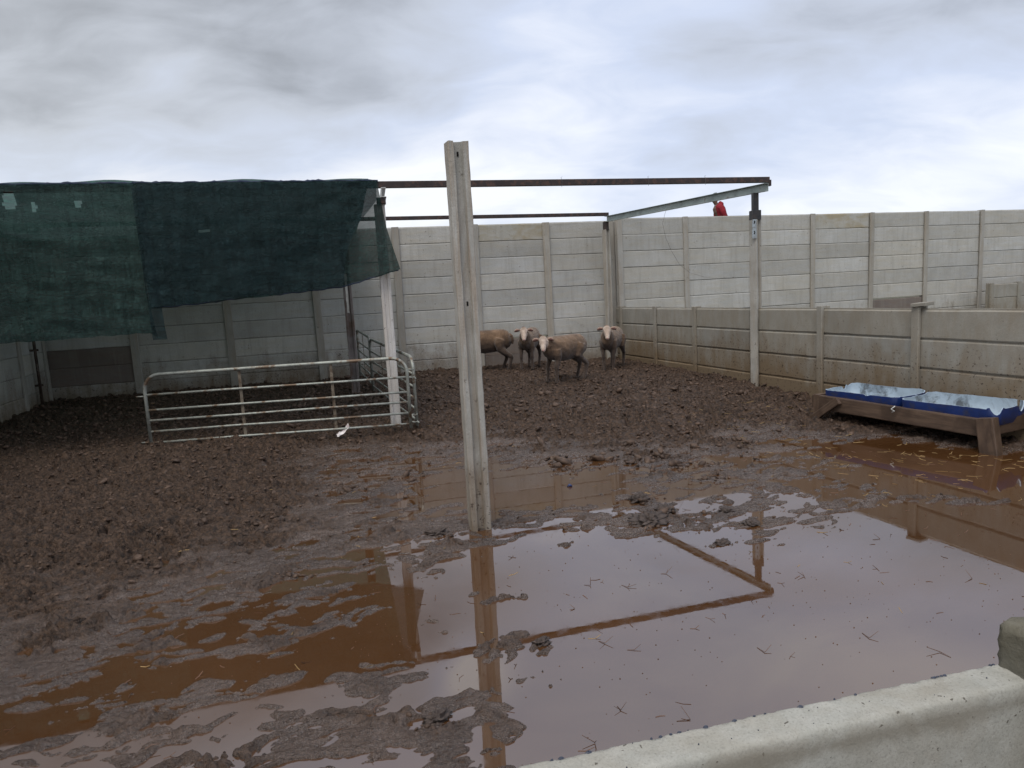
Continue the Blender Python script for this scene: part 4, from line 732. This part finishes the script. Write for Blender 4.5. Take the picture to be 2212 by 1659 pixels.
    zz_ = co[:, 2]+.035*perlin(co[:, 0]/.10, co[:, 1]/.1+co[:, 2]/.15, seed); mud_ = (1-sst(.30, .66, zz_))*.97*mudlev*(1-face); 
    for n_, a_ in (('face', face), ('mud', mud_)): at_ = me.attributes.new(n_, 'FLOAT', 'POINT'); at_.data.foreach_set('value', a_.astype(np.float32))
    me.materials.append(M_WOOL); link_mesh('body', me, T)
    sv = fd.cross(Vector((0, 0, 1))).normalized()
    for sgn in (-1, 1):
        er = hc+sv*(sgn*.052)+Vector((0, 0, .030))-fd*.015; P_ = [er, er+sv*(sgn*.03)+Vector((0, 0, .004)), er+sv*(sgn*.065)+Vector((0, 0, .004))+fd*.01, er+sv*(sgn*.098)+Vector((0, 0, -.010))+fd*.012, er+sv*(sgn*.112)+Vector((0, 0, -.018))+fd*.01]
        e_ = MB(); e_.tube(P_, [(.014, .012), (.022, .024), (.020, .032), (.012, .022), (.004, .006)], 10); ear = e_.build('ear', M_EAR, T, True)
        i_ = MB(); i_.tube([q+fd*.017+Vector((0, 0, -.004)) for q in P_[1:4]], [(.008, .010), (.009, .020), (.006, .010)], 8); i_.build('inner_ear', M_EARIN, ear, True)
        ec = hc+sv*(sgn*.056)+ax*.035+Vector((0, 0, .022)); g = MB(); g.tube([ec-sv*(sgn*.008), ec, ec+sv*(sgn*.006)+fd*.004, ec+sv*sgn*.009+fd*.005], [.006, .0125, .010, .003], 10); g.build('eye', M_EYE, T, True)
        hn = MB(); 
    nz = MB(); q = hc+ax*.205; up = ax.cross(sv).normalized(); up = up if up.z > 0 else -up
    nz.tube([q+up*.018-sv*.016+fd*.004, q+up*.010+fd*.012, q+up*.018+sv*.016+fd*.004], [.007, .011, .007], 8); nz.build('nose', M_NOSE, T, True)
    mo = MB(); mo.tube([q-up*.010-sv*.024-ax*.012, q-up*.012+fd*.008, q-up*.010+sv*.024-ax*.012], .0028, 6); mo.build('mouth', M_HOLE, T, True)
    for f in feet:
        for s_ in (-1, 1): h_ = MB(); h_.tube([f+Vector((.008, s_*.011, .026)), f+Vector((.018, s_*.012, .008)), f+Vector((.022, s_*.012, -.004))], [.010, .0135, .013], 8); h_.build('hoof', M_HOOF, T, True)
    return T
def gmin(*p_): return min(gz(a, b) for a, b in p_)
def place(x, y): return (gz(x, y)+gz(x+.1, y+.1)+gz(x-.1, y+.2)+gz(x+.05, y-.1))/4+.004
C_ = (.80, 10.50); B_ = (.34, 12.28); D_ = (1.75, 11.95); A_ = (-.44, 12.36)
sheep('nearest and largest sheep, body side on, head turned to the camera', *C_, place(*C_), 233, 184, [(.03, .03), (.02, -.03), (.03, .05), (-.09, -.06)], .98, .60, .03, -.02, seed=1)
sheep('pale faced sheep standing head on between the half hidden one and the largest one', *B_, place(*B_), 196, 182, [(.02, .02), (.05, -.0), (.0, .0), (.05, .0)], 1.0, .625, .03, .0, seed=2)
sheep('sheep facing the camera alone at the right, next to the corner of the low wall', *D_, place(*D_), 204, 186, [(.02, .0), (.06, .02), (.0, .02), (.04, .0)], 1.0, .64, .05, -.01, seed=3)
sheep('leftmost sheep, its head hidden behind the lone concrete post and its hindquarters showing', *A_, place(*A_), 276, 340, [(.0, .0), (.05, .0), (-.07, .02), (.05, .0)], 1.04, .44, .08, -.12, pitch=30, seed=4)

# ================================================================ person beyond the wall
PX, PY, PZ = 5.08, 16.35, 2.09
PE = empty('person', 'person in a red hooded top leaning forward beyond the tall wall, under the galvanised rafter', 'person', (PX, PY, PZ), radians(182)); PE.scale = (.87,)*3
m = MB(); V3 = Vector       # local x = facing
loft(m, [(V3((-.03, 0, .84)), .10, .09), (V3((-.03, 0, .90)), .15, .11), (V3((.0, 0, 1.02)), .145, .105), (V3((.05, 0, 1.15)), .15, .11), (V3((.10, 0, 1.28)), .17, .115), (V3((.145, 0, 1.38)), .15, .09), (V3((.17, 0, 1.43)), .08, .06)], 16)
loft(m, [(V3((.16, 0, 1.40)), .055, .055), (V3((.20, 0, 1.47)), .052, .052), (V3((.215, 0, 1.52)), .058, .07), (V3((.235, 0, 1.58)), .072, .092), (V3((.245, 0, 1.64)), .074, .092), (V3((.24, 0, 1.69)), .05, .06), (V3((.24, 0, 1.71)), .02, .02)], 14)
for s_ in (1, -1):
    loft(m, [(V3((-.02, s_*.09, .90)), .085, .09), (V3((.01, s_*.10, .70)), .078, .082), (V3((.03, s_*.10, .48)), .055, .058), (V3((.01, s_*.10, .28)), .05, .055), (V3((-.01, s_*.10, .09)), .036, .038), (V3((-.01, s_*.10, .03)), .036, .04)], 12)
    loft(m, [(V3((-.05, s_*.10, .035)), .035, .03), (V3((.06, s_*.105, .035)), .042, .03), (V3((.17, s_*.11, .025)), .035, .02)], 10)
arm = {1: [(.13, .17, 1.35), (.08, .22, 1.22), (.03, .235, 1.08), (.10, .20, .96), (.17, .16, .90), (.21, .13, .885)], -1: [(.13, -.17, 1.35), (.12, -.22, 1.20), (.12, -.23, 1.07), (.22, -.20, 1.03), (.31, -.15, 1.00), (.35, -.12, .995)]}
for s_, P_ in arm.items():
    loft(m, [(V3(P_[0]), .055, .06), (V3(P_[1]), .048, .05), (V3(P_[2]), .042, .043), (V3(P_[3]), .036, .036), (V3(P_[4]), .026, .027), (V3(P_[5]), .033, .028)], 12)
    e_ = V3(P_[5]); dr_ = (e_-V3(P_[4])).normalized()
    for k in range(4):
        a = e_+V3((0, 0, .022-.014*k)); m.tube([a, a+dr_*.05, a+dr_*.068+V3((-.01, -s_*.02, -.006)), a+dr_*.06+V3((-.02, -s_*.035, -.012))], [.0095, .0088, .008, .006], 7)
    m.tube([e_+V3((0, 0, .02)), e_+dr_*.03+V3((0, -s_*.02, .034)), e_+dr_*.05+V3((0, -s_*.028, .026))], [.011, .010, .007], 7)
pm_ = fuse(m, .0085, 2, 'body'); M_SKIN = simple('brown_skin', (.12, .065, .045), .6); pm_.materials.append(M_SKIN); link_mesh('body', pm_, PE)
m = MB()
loft(m, [(V3((-.04, 0, .86)), .175, .135), (V3((-.035, 0, .93)), .18, .14), (V3((.0, 0, 1.04)), .175, .135), (V3((.05, 0, 1.16)), .18, .138), (V3((.09, 0, 1.29)), .20, .138), (V3((.135, 0, 1.39)), .17, .11), (V3((.165, 0, 1.44)), .09, .075)], 20)
for s_, P_ in arm.items(): loft(m, [(V3(P_[0])-V3((.02, 0, 0)), .08, .085), (V3(P_[1]), .068, .07), (V3(P_[2]), .06, .064), (V3(P_[3]), .052, .055), (V3(P_[4])*.85+V3(P_[3])*.15, .040, .042)], 14)
loft(m, [(V3((.04, 0, 1.37)), .10, .05), (V3((.06, 0, 1.43)), .125, .075), (V3((.12, 0, 1.47)), .10, .07)], 14)
hd = fuse(m, .011, 3, 'hoodie'); hd.materials.append(simple('crimson_cotton', (.21, .018, .026), .85, 0, .2, .3, 5, None, .5, .6, .01)); link_mesh('hooded_top', hd, PE)
m = MB()
for s_ in (1, -1): loft(m, [(V3((-.03, s_*.07, .94)), .10, .115), (V3((-.01, s_*.095, .82)), .10, .105), (V3((.01, s_*.10, .66)), .088, .092), (V3((.03, s_*.10, .46)), .068, .072), (V3((.01, s_*.10, .25)), .064, .068), (V3((-.01, s_*.10, .06)), .056, .062)], 14)
tr_ = fuse(m, .012, 3, 'trousers'); tr_.materials.append(simple('dark_trousers', (.02, .022, .03), .85)); link_mesh('trousers', tr_, PE)
for s_ in (1, -1):
    m = MB(); loft(m, [(V3((-.085, s_*.10, .03)), .03, .03), (V3((-.05, s_*.10, .045)), .046, .055), (V3((.05, s_*.105, .045)), .05, .045), (V3((.15, s_*.11, .03)), .048, .036), (V3((.195, s_*.112, .022)), .025, .022)], 12); m.build('boot', simple('black_rubber_boot', (.015, .015, .016), .5), PE, True)
m = MB(); loft(m, [(V3((.17, 0, 1.60)), .06, .05), (V3((.20, 0, 1.66)), .08, .085), (V3((.235, 0, 1.70)), .075, .08), (V3((.25, 0, 1.73)), .03, .03)], 14); m.build('hair', M_HOLE, PE, True)
m = MB(); m.tube([(.205, .04, 1.42), (.225, .05, 1.36), (.22, .06, 1.28), (.20, .065, 1.22)], .007, 6); m.build('drawstring', simple('white_cord', (.7, .68, .66), .8), PE, True)
m = MB(); loft(m, [(V3((.16, .17, .93)), .03, .04), (V3((.19, .17, .89)), .045, .05), (V3((.21, .16, .84)), .03, .04)], 10)
RAG = m.build('white_rag', simple('white_cloth', (.72, .70, .64), .9), None, True, label='white cloth held in the hand of the person in red, just above the wall top', cat='cloth'); RAG.scale = (.87,)*3; RAG.location = (PX, PY, PZ); RAG.rotation_euler = (0, 0, radians(182))
SC = empty('standing_platform', 'plain timber platform behind the tall wall on which the person in red stands', 'platform', (PX, PY, 0))
for i in range(6): m = MB(); m.box((-.65+.26*i, 0, PZ-.025), (.24, 1.0, .04), 0, .004); m.build('plank', M_WOOD, SC)
for a in (-.7, .7):
    for b in (-.42, .42): m = MB(); m.box((a, b, (PZ-.05-.16)/2-.03), (.08, .08, PZ-.05+.16), 0, .004); m.build('leg', M_WOOD, SC)

# ================================================================ mud clods, straw, litter
def clod(label, x, y, r, seed):
    rr = random.Random(seed); n = 34; k = 40; vs = []; m = MB()
    for i in range(n+1):
        th = pi*i/n
        for j in range(k):
            ph = 2*pi*j/k; d_ = Vector((sin(th)*cos(ph), sin(th)*sin(ph), cos(th)))
            q = 1+.50*float(perlin(d_.x*1.7+seed, d_.y*1.7+d_.z*2.1, 5))+.60*abs(float(perlin(d_.x*4+seed, d_.y*4+d_.z*4, 6)))-.2+.30*float(perlin(d_.x*9+seed, d_.y*9-d_.z*7, 7))
            vs.append((d_.x*r*1.25*q, d_.y*r*q, d_.z*r*.52*q))
    m.add(vs, [(i*k+j, (i+1)*k+j, (i+1)*k+(j+1) % k, i*k+(j+1) % k) for i in range(n) for j in range(k)])
    o = m.build('mud_clod', M_CLOD, None, True, label=label, cat='mud clod', group='dark clods of mud lying at the edge of the water'); o.location = (x, y, max(gz(x, y), .0)-r*.02); o.rotation_euler = (0, 0, rr.uniform(0, 6)); return o
M = Mat('dark_clod_mud'); v = M.coord('Object', (1, 1, 1), 3.0); n_ = M.noise(v, 40, 5, .7, .4)
M.set(Base_Color=M.mix(M.ramp(n_, [(.35, 0.0), (.65, 1.0)]), (.032, .022, .018), (.085, .060, .048)), Roughness=.62); M.bump(n_, .9, .012); M_CLOD = M.m
for (lb, x, y, r) in (('biggest dark clod on the far shore of the puddle, right of the lone post', .87, 4.50, .072),
    ('dark clod just behind and right of the biggest one on the far shore', 1.02, 4.70, .048), ('dark clod standing higher up the mud, behind the two largest clods', .90, 5.02, .060),
    ('small dark clod at the water edge between the biggest clod and the mirrored corner post', 1.42, 4.60, .034), ('small dark clod nearest to the reflection of the corner post sleeve', 1.50, 4.34, .033),
    ('little clod lying alone in the open water beyond the reflected rafter', 1.22, 4.05, .032), ('dark slumped clod on the shore just left of the lone post', -.56, 4.50, .050),
    ('dark crumbled clod on the mud spit at the bottom, left of the post reflection', -.35, 2.43, .036), ('lump of dark mud on the small ring shaped mud spit in the puddle', .07, 2.96, .026)):
    clod(lb, x, y, r*1.2, int(x*100)+7)
# crumbled clods of trodden mud: nobody could count them
def crumbs():
    ph = (1+5**.5)/2; iv = np.array([(-1, ph, 0), (1, ph, 0), (-1, -ph, 0), (1, -ph, 0), (0, -1, ph), (0, 1, ph), (0, -1, -ph), (0, 1, -ph), (ph, 0, -1), (ph, 0, 1), (-ph, 0, -1), (-ph, 0, 1)])/1.902
    fi = np.array([(0, 11, 5), (0, 5, 1), (0, 1, 7), (0, 7, 10), (0, 10, 11), (1, 5, 9), (5, 11, 4), (11, 10, 2), (10, 7, 6), (7, 1, 8), (3, 9, 4), (3, 4, 2), (3, 2, 6), (3, 6, 8), (3, 8, 9), (4, 9, 5), (2, 4, 11), (6, 2, 10), (8, 6, 7), (9, 8, 1)])
    n = 90000; y = 3.6+9.6*rng.random(n)**.8; x = -(.9+.78*y)+rng.random(n)*(np.minimum(.9+.78*y, XL(y)-.05)+.9+.78*y)
    z, dry_, wet_ = ground_z(x, y); cl = .5+.5*perlin(x/.35, y/.3, 211)+.5*perlin(x/.12, y/.12, 213)
    keep = (rng.random(n) < dry_*np.clip(cl, .12, 1)*.62) | ((z > .004) & (rng.random(n) < .035)); x, y, z = x[keep], y[keep], z[keep]; n0 = len(x)
    cen = np.array([(1.23, 6.78), (1.29, 6.18), (1.37, 5.82), (1.7, 6.46), (0.97, 6.08), (1.51, 5.49), (0.79, 6.3), (0.51, 6.01), (1.67, 6.89), (1.79, 5.89), (0.99, 4.64), (0.85, 4.43), (0.36, 6.22), (-1.0, 5.94), (-1.47, 5.67), (0.95, 4.95), (2.17, 6.55), (-1.9, 4.91), (-2.36, 4.12), (-2.95, 4.06), (-0.37, 2.4), (-1.3, 3.9)]); m_ = 26; ex = (cen[:, None, 0]+rng.normal(0, .10, (len(cen), m_))*np.clip(cen[:, None, 1]/5, .5, 1)).ravel(); ey = (cen[:, None, 1]+rng.normal(0, .07, (len(cen), m_))*np.clip(cen[:, None, 1]/5, .5, 1)).ravel(); ez = np.maximum(ground_z(ex, ey)[0], .0)
    x = np.concatenate([x, ex]); y = np.concatenate([y, ey]); z = np.concatenate([z, ez]); n = len(x)
    r = np.clip(.0085*np.exp(rng.normal(0, .55, n)), .004, .034)*np.clip(y/6.5, .75, 1.35); r[n0:] *= 1.75*np.clip(y[n0:]/6, .35, 1)
    sc = np.stack([r*rng.uniform(.8, 1.7, n), r*rng.uniform(.7, 1.3, n), r*rng.uniform(.45, .9, n)], 1); a = rng.uniform(0, 2*pi, n); ca, sa = np.cos(a), np.sin(a)
    P_ = iv[None]*rng.uniform(.65, 1.3, (n, 12, 1))*sc[:, None, :]; tl = rng.normal(0, .35, (n, 1)); P_[..., 2] += P_[..., 0]*tl
    X_ = P_[..., 0]*ca[:, None]-P_[..., 1]*sa[:, None]+x[:, None]; Y_ = P_[..., 0]*sa[:, None]+P_[..., 1]*ca[:, None]+y[:, None]; Z_ = P_[..., 2]+(z+r*.12)[:, None]
    co = np.stack([X_, Y_, Z_], -1).reshape(-1, 3).astype(np.float32); F_ = (fi[None]+12*np.arange(n)[:, None, None]).reshape(-1).astype(np.int32)
    me = bpy.data.meshes.new('mud_crumbs'); me.vertices.add(len(co)); me.vertices.foreach_set('co', co.ravel()); me.loops.add(len(F_)); me.loops.foreach_set('vertex_index', F_)
    k = len(F_)//3; me.polygons.add(k); me.polygons.foreach_set('loop_start', np.arange(0, 3*k, 3, dtype=np.int32)); me.polygons.foreach_set('loop_total', np.full(k, 3, np.int32)); me.update(calc_edges=True)
    me.materials.append(M_CRUMB); link_mesh('mud_crumbs', me, label='crumbled clods of trodden mud lying all over the drier part of the pen', kind='stuff')
M = Mat('crumbly_mud'); n_ = M.noise(M.pos(), 19, 4, .65, .3); M.set(Base_Color=M.mix(M.ramp(n_, [(.36, 0.0), (.66, 1.0)]), (.030, .018, .0125), (.125, .078, .052)), Roughness=.6); M.b.inputs['Specular IOR Level'].default_value = .35
M.bump(M.noise(M.pos(), 120, 4, .7), .8, .004); M_CRUMB = M.m
crumbs()
def strands(m, x, y, z, n, L, spread, rr, flat=.9):
    afloat = gz(x, y) < 0
    for _ in range(n):
        a = rr.uniform(0, 2*pi); l = L*rr.uniform(.4, 1.2); c0 = Vector((x+rr.gauss(0, spread), y+rr.gauss(0, spread), z+rr.uniform(0, .010)))
        d_ = Vector((cos(a), sin(a), rr.uniform(-.05, .30)*(1-flat)+rr.uniform(0, .12))); w0 = rr.uniform(.0012, .0028)
        p1 = c0+d_*l*.5; a2 = a+rr.uniform(-.7, .7); p2 = p1+Vector((cos(a2), sin(a2), rr.uniform(-.15, .1)))*l*.5; p2.z = max(p2.z, z)
        if afloat: c0.z = p1.z = .0004; p2.z = .0004 if rr.random() < .7 else .012
        m.tube([c0, p1, p2], [w0, w0, w0*.7], 3, caps=False)
rr = random.Random(5); ms_, md_ = MB(), MB()
for (x, y, n, sp) in ((3.05, 6.6, 60, .35), (3.5, 5.7, 50, .35), (3.1, 5.9, 50, .35), (4.0, 5.35, 34, .28), (4.4, 5.4, 20, .25), (2.75, 6.3, 40, .4), (2.6, 7.4, 60, .4), (3.15, 7.9, 60, .35), (2.95, 5.2, 40, .35), (3.6, 5.1, 30, .4), (2.3, 7.0, 30, .5), (3.55, 7.75, 40, .15), (1.0, 9.0, 14, .9), (4.3, 6.0, 30, .25)):
    for _ in range(n):
        a, b = rr.gauss(x, sp), rr.gauss(y, sp); (strands(ms_, a, b, max(gz(a, b), 0)+.002, 1 if rr.random() < .8 else 3, .09, .02, rr) if rr.random() < .38 else None)
for _ in range(260):
    a = rr.uniform(-2.2, 3.6); b = rr.uniform(2.0, 6.2); z_ = gz(a, b); (strands(md_, a, b, max(z_, 0)+.0015, 1, .05, .004, rr) if rr.random() < .8 else strands(ms_, a, b, max(z_, 0)+.0015, 1, .06, .004, rr))
for _ in range(120):
    a = rr.uniform(-6, 2.5); b = rr.uniform(6.2, 12); z_ = gz(a, b); strands(ms_, a, b, z_+.002, 1, .07, .01, rr)
for _ in range(800):        # crumbs afloat
    a, b = rr.uniform(-1.6, 3.2), rr.uniform(2.1, 4.6); z_ = gz(a, b)
    if z_ < -.004: r_0 = rr.uniform(.0015, .0042); md_.add([(a-r_0, b, .0005), (a, b-r_0*.8, .0008), (a+r_0, b, .0005), (a, b+r_0, .0006), (a, b, r_0*1.1)], [(0, 1, 4), (1, 2, 4), (2, 3, 4), (3, 0, 4)])
ms_.build('loose_straw', M_STRAW, None, label='scattered pale straw around the trough stand and over the mud', kind='stuff', cat=None)
md_.build('soaked_litter', M_DSTRAW, None, label='dark soaked straw bits and crumbs on the water', kind='stuff', cat=None)
rr = random.Random(9)
for (x, y, lb) in [(0.36, 3.54, 'open forked straw on the water inside the triangle of mirrored beams, nearer the post reflection'), (0.55, 3.49, 'low straw to the right of the forked one, inside the mirrored beams'),
    (0.25, 3.28, 'straw with a long bend just above the mirrored front beam'), (1.71, 2.7, 'longest V shaped straw on the water above the chipped wall at the right'), (0.35, 2.92, 'bent straw just below the mirrored front beam'),
    (0.47, 2.85, 'straw pair right below the mirrored front beam'), (1.49, 3.51, 'straw floating right of the mirrored frame corner'), (1.49, 2.84, 'short bent straw in the lower right of the open water'),
    (0.34, 2.42, 'bent straw near the bottom right of the post reflection, second lowest'), (0.22, 2.24, 'lowest bent straw beside the near wall top'), (0.58, 2.34, 'bent straw against the edge of the near wall'),
    (0.79, 3.64, 'thin straw close to the mirrored galvanised rafter'), (1.01, 2.77, 'bent straw alone in the middle of the big brown puddle'), (2.14, 3.97, 'farthest bent straw at the right, under the mirrored low wall'), (2.29, 3.37, 'bent straw near the right border of the picture')]:
    m = MB(); a = rr.uniform(0, pi); L = rr.uniform(.03, .065); p1 = Vector((0, 0, .003)); b_ = a+rr.uniform(1.2, 2.6)
    q0 = Vector((cos(a)*L, sin(a)*L*.8, rr.uniform(.012, .035))); q1 = Vector((cos(b_)*L*.8, sin(b_)*L, .001))
    m.tube([q0, p1, q1], [.0011, .0017, .0009], 4)
    if rr.random() < .5: m.tube([p1, p1+Vector((rr.uniform(-.03, .03), rr.uniform(-.02, .02), .016))], [.0014, .0007], 4)
    o = m.build('bent_straw', M_DSTRAW, None, label=lb, cat='straw', group='bent straws floating on the puddle'); o.location = (x, y, max(gz(x, y), 0))
# litter
m = MB(); n = 9; vs = [(-.07+.14*i/n, (.05+.02*float(perlin(i*.5, .2, 4)))*(j/5-.5)*1.2+.03*i/n, .015+.05*abs(float(perlin(i*.45, j*.5, 8)))+.10*(i/n)**2) for j in range(6) for i in range(n+1)]
m.add(vs, [(j*(n+1)+i, j*(n+1)+i+1, (j+1)*(n+1)+i+1, (j+1)*(n+1)+i) for j in range(5) for i in range(n)])
o = m.build('crumpled_wrapper', M_PAPER, None, label='small crumpled white wrapper on the mud in front of the long gate', cat='litter'); o.location = (-1.94, 7.70, gz(-1.94, 7.70)); o.rotation_euler = (.5, 0, .6)
m = MB(); m.tube([(-.02, 0, .0), (0, .004, .012), (.02, 0, .004)], [.006, .014, .006], 6); o = m.build('plastic_scrap', M_BLUE, None, True, label='tiny blue plastic scrap on the wet mud right of the lone post', cat='litter'); o.location = (.42, 5.45, max(gz(.42, 5.45), 0))
